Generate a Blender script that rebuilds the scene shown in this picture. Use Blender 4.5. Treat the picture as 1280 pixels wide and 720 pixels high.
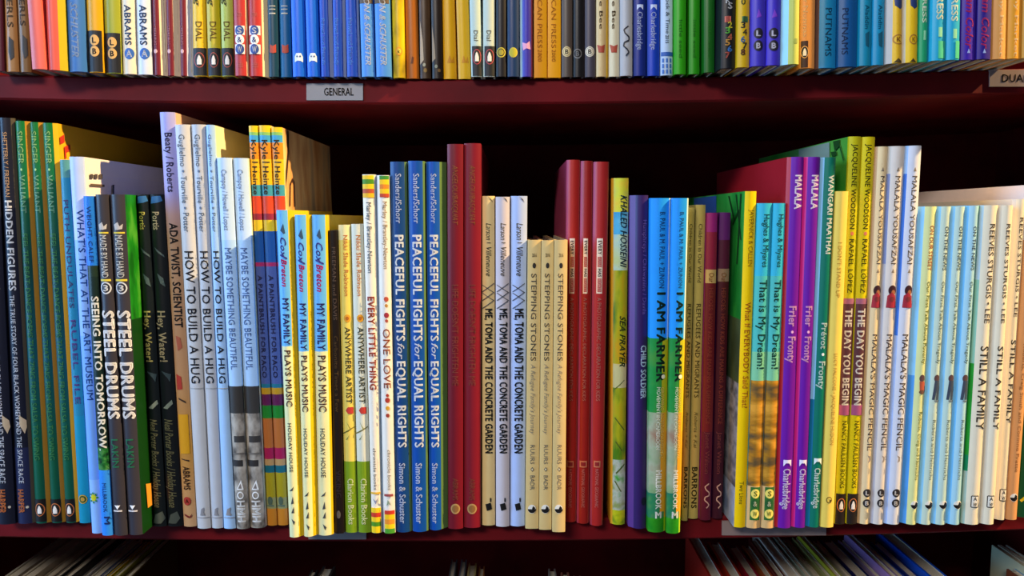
import bpy, bmesh, math, random
from mathutils import Vector

for o in list(bpy.data.objects):
    bpy.data.objects.remove(o)
sc = bpy.context.scene
col = sc.collection
R = math.radians

# ------------------------------------------------------------------ camera
F_PX = 927.0
PITCH = R(5.3)
CAM_Z = 1.35
cd = bpy.data.cameras.new('camera')
cd.sensor_width = 36.0
cd.lens = 36.0 * F_PX / 1280.0
cd.clip_start = 0.01
cam = bpy.data.objects.new('camera', cd)
cam.location = (0, 0, CAM_Z)
cam.rotation_euler = (R(90) - PITCH, 0, 0)
col.objects.link(cam)
sc.camera = cam

# ------------------------------------------------------------------ light and exposure
sc.view_settings.view_transform = 'Standard'
sc.view_settings.look = 'None'
sc.view_settings.gamma = 1.0
sc.view_settings.use_curve_mapping = False
sc.view_settings.exposure = 0.0
w = bpy.data.worlds.new('world')
sc.world = w
w.use_nodes = True
w.node_tree.nodes['Background'].inputs[0].default_value = (0.75, 0.82, 1.0, 1)
w.node_tree.nodes['Background'].inputs[1].default_value = 0.09


def area(name, loc, target, sx, sy, power, color):
    d = bpy.data.lights.new(name, 'AREA')
    d.shape = 'RECTANGLE'
    d.size = sx
    d.size_y = sy
    d.energy = power
    d.color = color
    o = bpy.data.objects.new(name, d)
    o.location = loc
    v = Vector(target) - Vector(loc)
    o.rotation_euler = v.to_track_quat('-Z', 'Y').to_euler()
    col.objects.link(o)
    return o


def spot(name, loc, target, power, color, angle, rad):
    d = bpy.data.lights.new(name, 'SPOT')
    d.energy = power
    d.color = color
    d.spot_size = R(angle)
    d.spot_blend = 0.5
    d.shadow_soft_size = rad
    o = bpy.data.objects.new(name, d)
    o.location = loc
    v = Vector(target) - Vector(loc)
    o.rotation_euler = v.to_track_quat('-Z', 'Y').to_euler()
    col.objects.link(o)
    return o


# daylight from a shop window on the left, ceiling spots on the right, the lit room behind the camera
area('window_daylight', (-2.3, -0.25, 1.75), (0.0, 0.58, 1.3), 1.0, 1.6, 66, (0.29, 0.58, 1.0))
spot('ceiling_spot', (2.30, 0.17, 3.25), (0.0, 0.58, 1.32), 1050, (1.0, 0.68, 0.30), 42, 0.03)
area('room_light', (-0.95, -1.75, 2.72), (0.0, 0.58, 1.25), 0.9, 0.4, 56, (1.0, 0.92, 0.84))

# ------------------------------------------------------------------ helpers


def unproject(u, v, Y):
    dx = (u - 640.0) / F_PX
    dy = (360.0 - v) / F_PX
    d = (dx, math.cos(PITCH) + dy * math.sin(PITCH), -math.sin(PITCH) + dy * math.cos(PITCH))
    t = Y / d[1]
    return (d[0] * t, Y, CAM_Z + d[2] * t)


def lin(h):
    h = h.lstrip('#')
    out = []
    for i in (0, 2, 4):
        c = int(h[i:i + 2], 16) / 255.0
        out.append(c / 12.92 if c <= 0.04045 else ((c + 0.055) / 1.055) ** 2.4)
    return tuple(out) + (1.0,)


_mats = {}


def mat(spec, rough=0.38):
    """'rrggbb' plain print, ('mot', scale, c1, c2, c3[, stretch]) mottled print,
    ('ramp', ((z, c), ...)) printed colour run along the height of the spine."""
    key = (spec, rough)
    if key in _mats:
        return _mats[key]
    m = bpy.data.materials.new('print')
    m.use_nodes = True
    nt = m.node_tree
    b = nt.nodes['Principled BSDF']
    b.inputs['Roughness'].default_value = rough
    b.inputs['Specular IOR Level'].default_value = 0.35
    tc = nt.nodes.new('ShaderNodeTexCoord')
    if isinstance(spec, str):
        nz = nt.nodes.new('ShaderNodeTexNoise')
        nz.inputs['Scale'].default_value = 90
        nz.inputs['Detail'].default_value = 3
        nt.links.new(tc.outputs['Object'], nz.inputs['Vector'])
        mx = nt.nodes.new('ShaderNodeMix')
        mx.data_type = 'RGBA'
        c = lin(spec)
        mx.inputs['A'].default_value = tuple(x * 0.93 for x in c[:3]) + (1,)
        mx.inputs['B'].default_value = tuple(min(1, x * 1.06) for x in c[:3]) + (1,)
        nt.links.new(nz.outputs['Fac'], mx.inputs['Factor'])
        nt.links.new(mx.outputs['Result'], b.inputs['Base Color'])
    elif spec[0] == 'mot':
        mp = nt.nodes.new('ShaderNodeMapping')
        st = spec[5] if len(spec) > 5 else (1, 1, 1)
        mp.inputs['Scale'].default_value = st
        if len(spec) > 6:
            mp.inputs['Rotation'].default_value = (0, spec[6], 0)
        nt.links.new(tc.outputs['Object'], mp.inputs['Vector'])
        nz = nt.nodes.new('ShaderNodeTexNoise')
        nz.inputs['Scale'].default_value = spec[1]
        nz.inputs['Detail'].default_value = 4
        nt.links.new(mp.outputs['Vector'], nz.inputs['Vector'])
        cr = nt.nodes.new('ShaderNodeValToRGB')
        e = cr.color_ramp.elements
        e[0].position = 0.36
        e[0].color = lin(spec[2])
        e[1].position = 0.64
        e[1].color = lin(spec[4])
        k = e.new(0.5)
        k.color = lin(spec[3])
        nt.links.new(nz.outputs['Fac'], cr.inputs['Fac'])
        nt.links.new(cr.outputs['Color'], b.inputs['Base Color'])
    elif spec[0] == 'ramp':
        sx = nt.nodes.new('ShaderNodeSeparateXYZ')
        nt.links.new(tc.outputs['Object'], sx.inputs['Vector'])
        z0 = spec[1][0][0]
        z1 = spec[1][-1][0]
        mr = nt.nodes.new('ShaderNodeMapRange')
        mr.inputs['From Min'].default_value = z0
        mr.inputs['From Max'].default_value = z1
        nt.links.new(sx.outputs['Z'], mr.inputs['Value'])
        cr = nt.nodes.new('ShaderNodeValToRGB')
        e = cr.color_ramp.elements
        pts = [((z - z0) / (z1 - z0), c) for z, c in spec[1]]
        e[0].position, e[0].color = pts[0][0], lin(pts[0][1])
        e[1].position, e[1].color = pts[-1][0], lin(pts[-1][1])
        for p, c in pts[1:-1]:
            k = e.new(p)
            k.color = lin(c)
        nt.links.new(mr.outputs['Result'], cr.inputs['Fac'])
        nt.links.new(cr.outputs['Color'], b.inputs['Base Color'])
    _mats[key] = m
    return m


def page_mat():
    if 'pages' in _mats:
        return _mats['pages']
    m = bpy.data.materials.new('paper_edges')
    m.use_nodes = True
    nt = m.node_tree
    b = nt.nodes['Principled BSDF']
    b.inputs['Roughness'].default_value = 0.85
    tc = nt.nodes.new('ShaderNodeTexCoord')
    wv = nt.nodes.new('ShaderNodeTexWave')
    wv.bands_direction = 'X'
    wv.inputs['Scale'].default_value = 420
    wv.inputs['Distortion'].default_value = 3
    nt.links.new(tc.outputs['Object'], wv.inputs['Vector'])
    mx = nt.nodes.new('ShaderNodeMix')
    mx.data_type = 'RGBA'
    mx.inputs['A'].default_value = lin('b5a994')
    mx.inputs['B'].default_value = lin('ece2cd')
    nt.links.new(wv.outputs['Fac'], mx.inputs['Factor'])
    nt.links.new(mx.outputs['Result'], b.inputs['Base Color'])
    _mats['pages'] = m
    return m


def paint_mat():
    m = bpy.data.materials.new('red_paint')
    m.use_nodes = True
    nt = m.node_tree
    b = nt.nodes['Principled BSDF']
    b.inputs['Roughness'].default_value = 0.62
    b.inputs['Specular IOR Level'].default_value = 0.15
    tc = nt.nodes.new('ShaderNodeTexCoord')
    nz = nt.nodes.new('ShaderNodeTexNoise')
    nz.inputs['Scale'].default_value = 14
    nz.inputs['Detail'].default_value = 6
    nt.links.new(tc.outputs['Object'], nz.inputs['Vector'])
    cr = nt.nodes.new('ShaderNodeValToRGB')
    e = cr.color_ramp.elements
    e[0].position = 0.3
    e[0].color = lin('4c060c')
    e[1].position = 0.75
    e[1].color = lin('720c14')
    nt.links.new(nz.outputs['Fac'], cr.inputs['Fac'])
    nt.links.new(cr.outputs['Color'], b.inputs['Base Color'])
    bp = nt.nodes.new('ShaderNodeBump')
    bp.inputs['Strength'].default_value = 0.08
    n2 = nt.nodes.new('ShaderNodeTexNoise')
    n2.inputs['Scale'].default_value = 220
    nt.links.new(tc.outputs['Object'], n2.inputs['Vector'])
    nt.links.new(n2.outputs['Fac'], bp.inputs['Height'])
    nt.links.new(bp.outputs['Normal'], b.inputs['Normal'])
    return m


def mesh_obj(name, verts, faces, mats, fmat=None, parent=None, smooth=False):
    me = bpy.data.meshes.new(name)
    me.from_pydata(verts, [], faces)
    for m in mats:
        me.materials.append(m)
    if fmat:
        me.polygons.foreach_set('material_index', fmat)
    if smooth:
        me.polygons.foreach_set('use_smooth', [True] * len(faces))
        me.set_sharp_from_angle(angle=R(24))
    me.update()
    o = bpy.data.objects.new(name, me)
    col.objects.link(o)
    if parent:
        o.parent = parent
    return o


_text = {}


def text_mesh(s, bold, it):
    """letters as flat triangles, normalised: x 0..1 along the line, y in cap heights"""
    key = (s, bold, it)
    if key in _text:
        return _text[key]
    cu = bpy.data.curves.new('t', 'FONT')
    cu.body = s
    cu.resolution_u = 2
    cu.shear = 0.3 if it else 0.0
    cu.space_character = 1.0 + 0.06 * bold
    ob = bpy.data.objects.new('t', cu)
    col.objects.link(ob)
    dg = bpy.context.evaluated_depsgraph_get()
    me = bpy.data.meshes.new_from_object(ob.evaluated_get(dg))
    vs = [tuple(v.co) for v in me.vertices]
    fs = [tuple(p.vertices) for p in me.polygons]
    bpy.data.objects.remove(ob)
    bpy.data.curves.remove(cu)
    bpy.data.meshes.remove(me)
    x0 = min(v[0] for v in vs)
    x1 = max(v[0] for v in vs)
    cap = 0.69
    out = ([((v[0] - x0) / (x1 - x0), v[1] / cap) for v in vs], fs)
    if bold:
        # heavier letters: the same letters set again a hair to each side
        n, v0, f0 = len(vs), out[0], out[1]
        dx, dy = 0.030 * bold / (x1 - x0), 0.030 * bold
        v2, f2 = list(v0), list(f0)
        for k, (a, b) in enumerate(((dx, 0), (-dx, 0), (0, dy), (0, -dy)), 1):
            v2 += [(x + a, y + b) for x, y in v0]
            f2 += [tuple(i + k * n for i in f) for f in f0]
        out = (v2, f2)
    _text[key] = out
    return out


# ------------------------------------------------------------------ bookcase
D_EDGE = 0.60          # the front edge of the shelf boards
BACK = 0.93            # the back panel
TH = 0.0195            # board thickness


def quad_fit(pts):
    (x0, y0), (x1, y1), (x2, y2) = pts

    def f(x):
        return (y0 * (x - x1) * (x - x2) / ((x0 - x1) * (x0 - x2)) + y1 * (x - x0) * (x - x2) / ((x1 - x0) * (x1 - x2))
                + y2 * (x - x0) * (x - x1) / ((x2 - x0) * (x2 - x1)))
    return f


def edge_curve(vs):
    pts = []
    for u, v in vs:
        p = unproject(u, v, D_EDGE)
        pts.append((p[0], p[2]))
    return quad_fit(pts)


top_under = edge_curve([(0, 124.5), (640, 130), (1280, 117)])
mid_under = edge_curve([(0, 672), (640, 677), (1280, 663)])
low_under = lambda x: mid_under(x) - 0.362


def shelf_top(row, x):
    return {'top': top_under, 'mid': mid_under, 'low': low_under}[row](x) + TH


red = paint_mat()
case = bpy.data.objects.new('bookcase', None)
case.location = (0, D_EDGE, 0)
col.objects.link(case)
case['label'] = 'dark red painted bookcase with sagging shelves full of picture books'
case['category'] = 'bookcase'
HALF = 0.60


def shelf_board(under):
    verts, faces = [], []
    n = 32
    r = 0.0016
    prof = [(0.0, r), (0.0, TH - r), (r, TH), (BACK - D_EDGE, TH), (BACK - D_EDGE, 0.0), (r, 0.0)]
    for i in range(n + 1):
        x = -HALF + 2 * HALF * i / n
        z = under(x)
        for py, pz in prof:
            verts.append((x, py, z + pz))
    k = len(prof)
    for i in range(n):
        for j in range(k):
            a = i * k + j
            b = i * k + (j + 1) % k
            faces.append((a, b, b + k, a + k))
    faces.append(tuple(range(k)))
    faces.append(tuple(n * k + j for j in reversed(range(k))))
    return mesh_obj('shelf', verts, faces, [red], parent=case)


def box(name, x0, x1, y0, y1, z0, z1, m, parent):
    v = [(x0, y0, z0), (x1, y0, z0), (x1, y1, z0), (x0, y1, z0), (x0, y0, z1), (x1, y0, z1), (x1, y1, z1), (x0, y1, z1)]
    f = [(0, 3, 2, 1), (4, 5, 6, 7), (0, 1, 5, 4), (1, 2, 6, 5), (2, 3, 7, 6), (3, 0, 4, 7)]
    return mesh_obj(name, v, f, [m], parent=parent)


for fn in (top_under, mid_under, low_under):
    shelf_board(fn)
box('back_panel', -HALF, HALF, BACK - D_EDGE, BACK - D_EDGE + 0.012, 0.70, 1.86, red, case)
box('side_panel', -HALF - 0.022, -HALF, 0.0, BACK - D_EDGE + 0.012, 0.70, 1.86, red, case)
box('side_panel', HALF, HALF + 0.022, 0.0, BACK - D_EDGE + 0.012, 0.70, 1.86, red, case)


def shelf_tag(u0, u1, v0, v1, text, tu0, tu1, label, c='8d8788'):
    a = unproject(u0, v1, D_EDGE)
    b = unproject(u1, v0, D_EDGE)
    c0 = unproject(u1, v1, D_EDGE)
    d0 = unproject(u0, v0, D_EDGE)
    t = 0.0011
    fr = [(a[0], -t, a[2]), (c0[0], -t, c0[2]), (b[0], -t, b[2]), (d0[0], -t, d0[2])]
    bk = [(p[0], 0.0004, p[2]) for p in fr]
    o = mesh_obj('shelf_label', fr + bk, [(0, 1, 2, 3), (7, 6, 5, 4), (0, 4, 5, 1), (1, 5, 6, 2), (2, 6, 7, 3), (3, 7, 4, 0)],
                 [mat(c, 0.3)], parent=case)
    o['label'] = label
    if text:
        vs, fs = text_mesh(text, 0.4, False)
        x0 = unproject(tu0, 0, D_EDGE)[0]
        x1 = unproject(tu1, 0, D_EDGE)[0]
        h = (d0[2] - a[2]) * 0.45
        zc = (a[2] + b[2]) / 2
        verts = [(x0 + (x1 - x0) * x, -t - 0.0002, zc + (y - 0.5) * h) for x, y in vs]
        mesh_obj('lettering', verts, fs, [mat('1c1a1c', 0.6)], parent=o)


shelf_tag(383.5, 454, 104.5, 125.5, 'GENERAL', 403, 440, 'grey plastic shelf label reading GENERAL', '9a9698')
shelf_tag(1236, 1306, 87.5, 108.5, 'DUAL', 1257, 1290, 'grey plastic shelf label reading DUAL', '8d8180')
shelf_tag(386, 458, 652, 673.5, '', 0, 0, 'grey plastic shelf label half hidden by books', '8d8788')
shelf_tag(902, 1032, 650.5, 668.5, '', 0, 0, 'long grey plastic shelf label under the books', '8a7a78')

# ------------------------------------------------------------------ print on the spines


def T(s, y1, y2, fx, fh, c, bold=0, it=0, name='title_lettering'):
    return (name, 'text', s, y1, y2, fx, fh, c, bold, it)


def A(s, y1, y2, fx, fh, c, bold=0, it=0):
    return T(s, y1, y2, fx, fh, c, bold, it, 'author_lettering')


def P(s, y1, y2, fx, fh, c, bold=0, it=0):
    return T(s, y1, y2, fx, fh, c, bold, it, 'publisher_lettering')


def H(s, y, fx, hpx, wpx, c, bold=1, name='publisher_mark'):
    """upright letters standing across the spine"""
    return (name, 'upright', s, y, fx, hpx, wpx, c, bold)


def C(y, fx, r, c, ry=None, name='publisher_mark'):
    return (name, 'ell', y, fx, r, ry or r, c)


def Q(y1, y2, f1, f2, c, name='publisher_mark'):
    return (name, 'rect', y1, y2, f1, f2, c)


def G(y, fx, pts, c, name='publisher_mark'):
    return (name, 'poly', y, fx, pts, c)


def ring(y, fx, r, c, wd=1.2, name='publisher_mark'):
    return (name, 'ring', y, fx, r, wd, c)


def penguin(y, fx, s=1.0, c='c8703c'):
    return [C(y, fx, 6.0 * s, c, 8.5 * s), C(y, fx, 5.0 * s, '201a18', 7.5 * s),
            G(y, fx, [(-2.6 * s, 5 * s), (-2.6 * s, 0), (-1.2 * s, -4 * s), (0, -5.5 * s), (1.2 * s, -4 * s), (2.6 * s, 0), (2.6 * s, 5 * s)], 'f3e6da')]


def lb(y1, y2, fx, r, disc, letter, rim=None):
    out = []
    for y, s in ((y1, 'L'), (y2, 'B')):
        if rim:
            out.append(C(y, fx, r, rim))
            out.append(C(y, fx, r - 1.0, disc))
        else:
            out.append(C(y, fx, r, disc))
        out.append(H(s, y, fx, r * 1.0, r * 0.8, letter))
    return out


def halfmoon(y, fx, r=5.5):
    pts = [(r * math.cos(t), r * 0.9 * math.sin(t)) for t in [math.pi * k / 10 for k in range(11)]]
    return [C(y, fx, r, 'e9e4d8'), G(y, fx, pts, '141214'),
            G(y, fx, [(-0.5, 1), (1.5, -4), (4.5, -1.5), (3.5, 1)], '141214')]


def SIDE(side, pts, c, name='cover_picture'):
    return (name, 'side', side, pts, c)


def squiggle(y, fx, c, s=1.0):
    out = []
    pts = [(3.5, -19), (-2.5, -15), (-1.0, -11), (4.0, -7), (4.0, -3), (-2, -1), (-3, 3), (2, 7), (4, 10), (0, 14)]
    for a, b in zip(pts[:-1], pts[1:]):
        dx, dy = b[0] - a[0], b[1] - a[1]
        l = math.hypot(dx, dy)
        nx, ny = -dy / l * 0.8, dx / l * 0.8
        out.append(G(y, fx, [((a[0] + nx) * s, (a[1] + ny) * s), ((b[0] + nx) * s, (b[1] + ny) * s),
                             ((b[0] - nx) * s, (b[1] - ny) * s), ((a[0] - nx) * s, (a[1] - ny) * s)], c))
    return out


def birds(ys, fx, c='3a4048'):
    out = []
    shp = [[(-4, 3), (3, -3), (1, 2)], [(-2, 5), (1, -5), (2, 4)], [(-2, 4), (2, -4), (2, 4)], [(-2, -4), (3, 0), (1, 4)]]
    for y, s in zip(ys, shp):
        out.append(G(y, fx, s, c, 'bird_motif'))
    return out


# ------------------------------------------------------------------ books
BOOKS = {'top': [], 'mid': []}


def book(row, top, bot, c, label, items=(), L=None, Rc=None, jl=0.0, jr=0.0, d=0.205, hard=True, H_=None, bulge=None, ramp=None):
    BOOKS[row].append(dict(row=row, top=top, bot=bot, c=c, label=label, items=list(items), L=L, R=Rc, jl=jl, jr=jr, d=d,
                           hard=hard, H=H_, bulge=bulge, ramp=ramp))


def sets(row, quads, base, names=None, **kw):
    words = {2: ('left one of the pair', 'right one of the pair'),
             3: ('leftmost of the three', 'middle one of the three', 'rightmost of the three')}[len(quads)]
    for i, (t, b) in enumerate(quads):
        k = {a: (v[i] if isinstance(v, tuple) and a in ('cc', 'ii', 'rr', 'll', 'jj') else v) for a, v in kw.items()}
        k2 = {}
        for a, v in k.items():
            k2[{'cc': 'c', 'ii': 'items', 'rr': 'Rc', 'll': 'L', 'jj': 'jr'}.get(a, a)] = v
        book(row, t, b, label=base + ', ' + words[i], **k2)


# ---- middle shelf, from left to right
hf = lambda dy: [A('SHETTERLY / FREEMAN', 165 + dy, 246 + dy, .56, .34, 'b08a64'),
                 T('HIDDEN FIGURES', 251 + dy, 363 + dy, .56, .5, 'f0f0f2', 1),
                 T('THE TRUE STORY OF FOUR BLACK WOMEN AND THE SPACE RACE', 369 + dy, 604 + dy, .5, .34, 'e4e4ea', .4, 0, 'subtitle_lettering'),
                 G(528, .82, [(-4, -9), (3, -2), (4, 6), (1, 14), (-4, 3)], 'c9b496', 'face_motif'),
                 P('HARPER', 612 + dy, 641 + dy, .42, .4, 'd9793a', .8), C(634, .8, 1.6, 'c8c0b0')]
book('mid', (-29, -7, 148), (-6, 17.5, 658), '15182a', 'dark navy book with white capitals cut off by the left edge', hf(0), Rc='3a362f')
book('mid', (-6, 14, 147), (19.5, 41.5, 657), [(-1e9, '15182a'), (560, '20264a')], 'dark navy book with white capitals and a pale face motif, right of its twin', hf(0), L='232c58', Rc='4a453c', jr=3)
gr = [(160, '0a6a34'), (230, '0a603c'), (330, '05403a'), (450, '07505a'), (560, '07563a'), (652, '07503e')]
sv = [A('SINGER', 164, 205, .52, .55, '9fd08c', .3), C(212, .52, 1.4, '9fd08c', name='author_lettering'), A('VALIANT', 219, 266, .52, .55, '8fc6a0', .3),
      T('FEEL THE BEAT: DANCE POEMS THAT ZING FROM SALSA TO SWING', 292, 575, .52, .5, '4f9a5a', .3),
      Q(624, 652, 0, 1, '14110f')] + penguin(637, .52, .95)
sets('mid', [((17, 33, 151), (42.5, 61, 653.5)), ((33, 50, 152.5), (62.5, 80, 653)), ((51, 68, 153.5), (80.5, 98, 652.5))],
     'green and teal book with pale green capitals and yellow edge', c=('ramp_dummy'), ii=(sv, sv, sv), Rc='a87a26', jr=4.0,
     ramp=gr)
BOOKS['mid'][-1]['R'] = 'e6a81c'  # warm-lit yellow put into this cover; the other two keep a shaded, duller tone
BOOKS['mid'][-1]['items'] = sv + [SIDE('R', [(71, 171), (79, 168), (79.5, 178), (74, 180.5), (74.5, 197), (73, 197), (71.5, 180)], 'b0301c'), SIDE('R', [(79, 183.5), (86.5, 180.5), (87, 188), (81.5, 191), (82, 198), (80, 198)], 'b0301c')]
book('mid', (73, 85, 199.5), (98, 112.5, 653), [(-1e9, '4f8d8a'), (222, '1f7fa0'), (520, '1188a8')],
     'teal book with dull purple lettering between green books and white covered book',
     [T('PUTH UNDULATES', 250, 385, .5, .5, '5a5a92', .3), A('RUBEL FILE', 400, 505, .55, .5, '6a5aa0', .3),
      C(624, .5, 5.6, '2a4a20'), ring(624, .5, 5.4, 'c89a30', 1.0), C(624, .5, 2.6, 'b88a30')], d=.2)
book('mid', (84.7, 102.5, 195.8), (113.5, 127.5, 667), [(-1e9, 'b4c8f6'), (300, '8ab4f4'), (420, '74a8f4'), (600, '8ab8f6')],
     'tall pale blue book with white back cover, left of the bright blue book',
     [T("WHAT'S THAT AT THE ART MUSEUM", 262, 500, .62, .5, '2b62b8', .2),
      C(622, .42, 4.2, 'c8c81c')] + [G(622, .42, [(5.8 * math.cos(a - .25), 5.8 * math.sin(a - .25)), (7.4 * math.cos(a), 7.4 * math.sin(a)), (5.8 * math.cos(a + .25), 5.8 * math.sin(a + .25)), (4 * math.cos(a), 4 * math.sin(a))], '2f8a3a') for a in [k * math.pi / 4 for k in range(8)]],
     Rc=[(-1e9, 'eadfd6'), (217, 'e6dcd8')], d=.19)
BOOKS['mid'][-1]['items'] += [SIDE('R', [(a, 217.5), (a + 4, 217.7), (a + 4, 223.5), (a, 223.5)], '4a4440') for a in (111, 116.5, 122.5)] + [SIDE('R', [(111, 229.5), (129, 230.8), (129, 233.8), (111, 232.8)], '5a4c40'), SIDE('R', [(139, 231), (141, 231), (141, 243), (139, 243)], '3a3a4a')]
book('mid', (102.5, 117, 245), (126.3, 141.3, 670), [(-1e9, '1f74d8'), (332, '1c2f22'), (346, '10241e'), (560, ('mot', 200, '0c2a14', '1f6a2a', '4f8a4a')), (588, '2f86e6')],
     'bright blue book with dark leafy picture and white capitals beside charcoal books',
     [A('WEIGHT, CALEF', 258, 328, .5, .42, '1a4a94', .3), T('SEEING INTO TOMORROW.', 371, 563, .6, .62, 'f4f6f4', 1),
      P('MILLBROOK', 604, 640, .5, .36, '1c4a94', .4), P('M', 646, 655, .6, .5, '1c3a84', 1)], L='2f86e6', d=.2)
sd = [Q(290, 292, .15, .9, 'd8c23a', 'series_mark'), Q(349, 351.5, .1, .9, 'd8c23a', 'series_mark'),
      T('MADE BY HAND', 294, 347, .5, .5, 'f2f2ee', .2, 0, 'series_lettering'),
      G(283, .5, [(-5, -2), (0, -5), (2, 0), (6, -3), (5, 3), (0, 4), (-4, 4)], 'b9b4b0', 'series_mark'),
      ring(360, .5, 7.2, 'c9ced6', 1.6, 'series_mark'), H('3', 360, .5, 7, 5.5, 'f2f2f2', 1, 'series_mark'),
      T('STEEL DRUMS', 389, 523, .52, .86, 'f6f4f4', 1.4), A('LAKIN', 549, 584, .5, .52, '2f8a62', .4),
      G(633.5, .45, [(-4, -2), (4, -2), (0, 3)], 'f0f0f0'), Q(637.5, 639.3, .1, .8, 'd0ccd0')]
book('mid', (117.3, 134, 243), (141.6, 158.4, 671), '35323a', 'charcoal book with bold white capitals, left one of the pair', sd, d=.16)
book('mid', (135, 156, 243), (159.4, 177.5, 670.5), '37343c', 'charcoal book with bold white capitals and green back cover, right one of the pair', sd,
     Rc=[(-1e9, ('mot', 60, '0c560e', '177a18', '4a9a34', (1, 1, .4))), (400, '0a380e')], jr=0.5, d=.2)
BOOKS['mid'][-1]['items'] += [SIDE('R', [(181, 605), (187.5, 604), (189, 631), (183.5, 635)], 'd8922c', 'price_sticker')]
hw = [G(249, .5, [(-8, 5), (-6, -3), (6, -4), (8, 2), (2, 4)], '2f6aa8', 'splash_motif'), A('Portis', 265, 287, .45, .5, 'd8cf6a', .5),
      G(312, .5, [(-6, -3), (6, 6), (7, 9), (-2, 3)], '46585e', 'splash_motif'), G(350, .5, [(-4, -8), (4, -2), (6, 8), (0, 4)], '44585c', 'splash_motif'),
      T('Hey, Water!', 389, 452, .45, .55, 'd6cc7c', .6), G(470, .5, [(-6, -6), (7, -2), (5, 7), (2, 2)], '33464e', 'splash_motif'),
      G(506, .5, [(-6, 4), (6, -6), (7, -1), (0, 5)], '7c8a80', 'splash_motif'),
      A('Neal Porter Books / Holiday House', 524, 634, .5, .55, '8a8a66', .4, 1), G(646, .5, [(-8, 8), (-4, -3), (5, -7), (8, 2), (3, 8)], '4a5450', 'splash_motif')]
book('mid', (166.5, 184.3, 243), (190.5, 207.8, 656.5), '10181c', 'black book with yellow handwritten lettering, left one of the pair', hw, d=.17, Rc='141a1c')
book('mid', (184.8, 204, 243), (208.2, 227.5, 657), '10161c', 'black book with pale handwritten lettering, right one of the pair',
     hw[:1] + [A('Portis', 265, 287, .42, .5, 'd6cdb0', .5)] + hw[2:4] + [T('Hey, Water!', 389, 452, .42, .55, 'cfc39a', .6)] + hw[5:], d=.17, Rc='141a1c')
BOOKS['mid'][-1]['label'] = 'black book with pale handwritten lettering beside tall lilac book, right one of the pair'
book('mid', (198, 217, 140), (228.5, 245, 658.5), [(-1e9, 'a0a2de'), (0, 'a0a2de')],
     'tall lilac and tan book with black capitals and red round mark, tallest at left',
     [T('Beaty / Roberts', 166, 240, .55, .5, '3b3560', .6, 0, 'author_lettering'), T('ADA TWIST, SCIENTIST', 279, 409, .55, .56, '2b2220', 1),
      G(428, .5, [(-4, -8), (2, -6), (4, 6), (-2, 10)], 'a85a44', 'picture'), G(478, .35, [(-4, -10), (3, -7), (4, 8), (-4, 9)], 'b0382c', 'picture'),
      Q(518, 567, .12, .85, 'e0a41c', 'picture'), G(499, .5, [(-5, -2), (4, 2), (5, 5), (-5, 0)], '3c2a20', 'picture'),
      G(574, .5, [(-6, -1), (5, 1), (5, 3), (-6, 0)], '3c2a20', 'picture'),
      P('ABRAMS', 583, 612, .5, .5, '4a2c1c', .7), C(626, .45, 5.2, 'b03a30'), H('A', 626, .45, 5, 4.5, '5a2018', 1),
      G(643, .5, [(-6, -1), (2, 2), (5, -1), (4, 3), (0, 4), (-6, 1)], '7a2a24')],
     Rc='d8a890', ramp=[(140, 'a4a4e0'), (240, '9c94cc'), (268, 'b08e8e'), (300, 'a88468'), (470, 'bd9068'), (560, 'c49040'), (600, 'c8965c'), (658, 'c9a078')], d=.2)
hug = [A('Guglielmo', 168, 208, .45, .42, '6e8098', .1), C(214, .45, 1.5, '5a7090', name='author_lettering'), A('Tourville', 220, 254, .45, .42, '6e8098', .1),
       C(260, .45, 1.5, '5a7090', name='author_lettering'), A('Potter', 266, 290, .48, .42, '6e8098', .1),
       T('HOW TO BUILD A HUG', 314, 479, .52, .62, '2e2a30', .2), Q(485, 486, 0, 1, 'a9adb2', 'print_line'),
       G(640, .5, [(-3, 4), (-1, -4), (3, -6), (2, 0), (4, 4)], '8f8e94'), Q(646.5, 647.3, 0, 1, '97969c')]
sets('mid', [((217, 236.5, 155.5), (245.5, 262.8, 661)), ((237, 255.5, 155.5), (263.4, 278.4, 660.5)), ((256.3, 274.5, 156), (279, 294.4, 661))],
     'pale grey book with thin dark capitals', cc=('c6c9d0', 'bdc2cc', 'a3c8f2'), ii=(hug, hug, hug), Rc='efe2c4', d=.17)  # same cover three times; cool light is put into the last one's blue
BOOKS['mid'][-1]['R'] = [(-1e9, 'eadcb8')]
mb = [A('Campoy / Howell / Lopez', 212, 288, .5, .4, '8398bc', .1), T('MAYBE SOMETHING BEAUTIFUL', 310, 462, .5, .48, '6f8fc4', .4),
      Q(545, 553, .2, 1, '3a3634', 'picture'), Q(575, 583, 0, .8, '2f2b2a', 'picture'), Q(566, 568, 0, 1, '6a645e', 'picture'),
      G(607, .5, [(-5, 5), (5, 5), (2, -7)], 'f0eeec'), G(607, .5, [(-3, 3.5), (2.5, 3.5), (1.2, -3)], '7d7570'),
      ring(619, .5, 4.6, 'f2f0ee', 1.4), P('HMH', 626, 652, .5, .62, 'f4f2f0', 1)]
mbc = [(-1e9, 'bcd6f4'), (300, 'a9cdf4'), (483, '3b3836'), (517, ('mot', 110, '57504a', '9c948a', 'bdb4a8', (1, 1, .6)))]
sets('mid', [((269.5, 288, 197), (294.8, 311, 665)), ((289, 308.5, 197.5), (312, 330.5, 664.5))],
     'pale blue book with dark grey photograph near its foot', c=mbc, items=mb, Rc='e6d8b4', d=.16)
ky = [A('Kyle', 175, 199, .5, .55, '3a3a2c', .6), Q(202, 203.5, .2, .9, '3a3a2c', 'author_lettering'), A('Heinze', 208, 243, .5, .55, '4a3a2c', .6),
      T('A PAINTBRUSH FOR PACO', 344, 472, .5, .46, '2c2a50', .6), C(626, .45, 3.2, '4a5a48', 5.5), Q(631, 633, .1, .8, '5a6a58', 'publisher_mark')]
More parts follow.
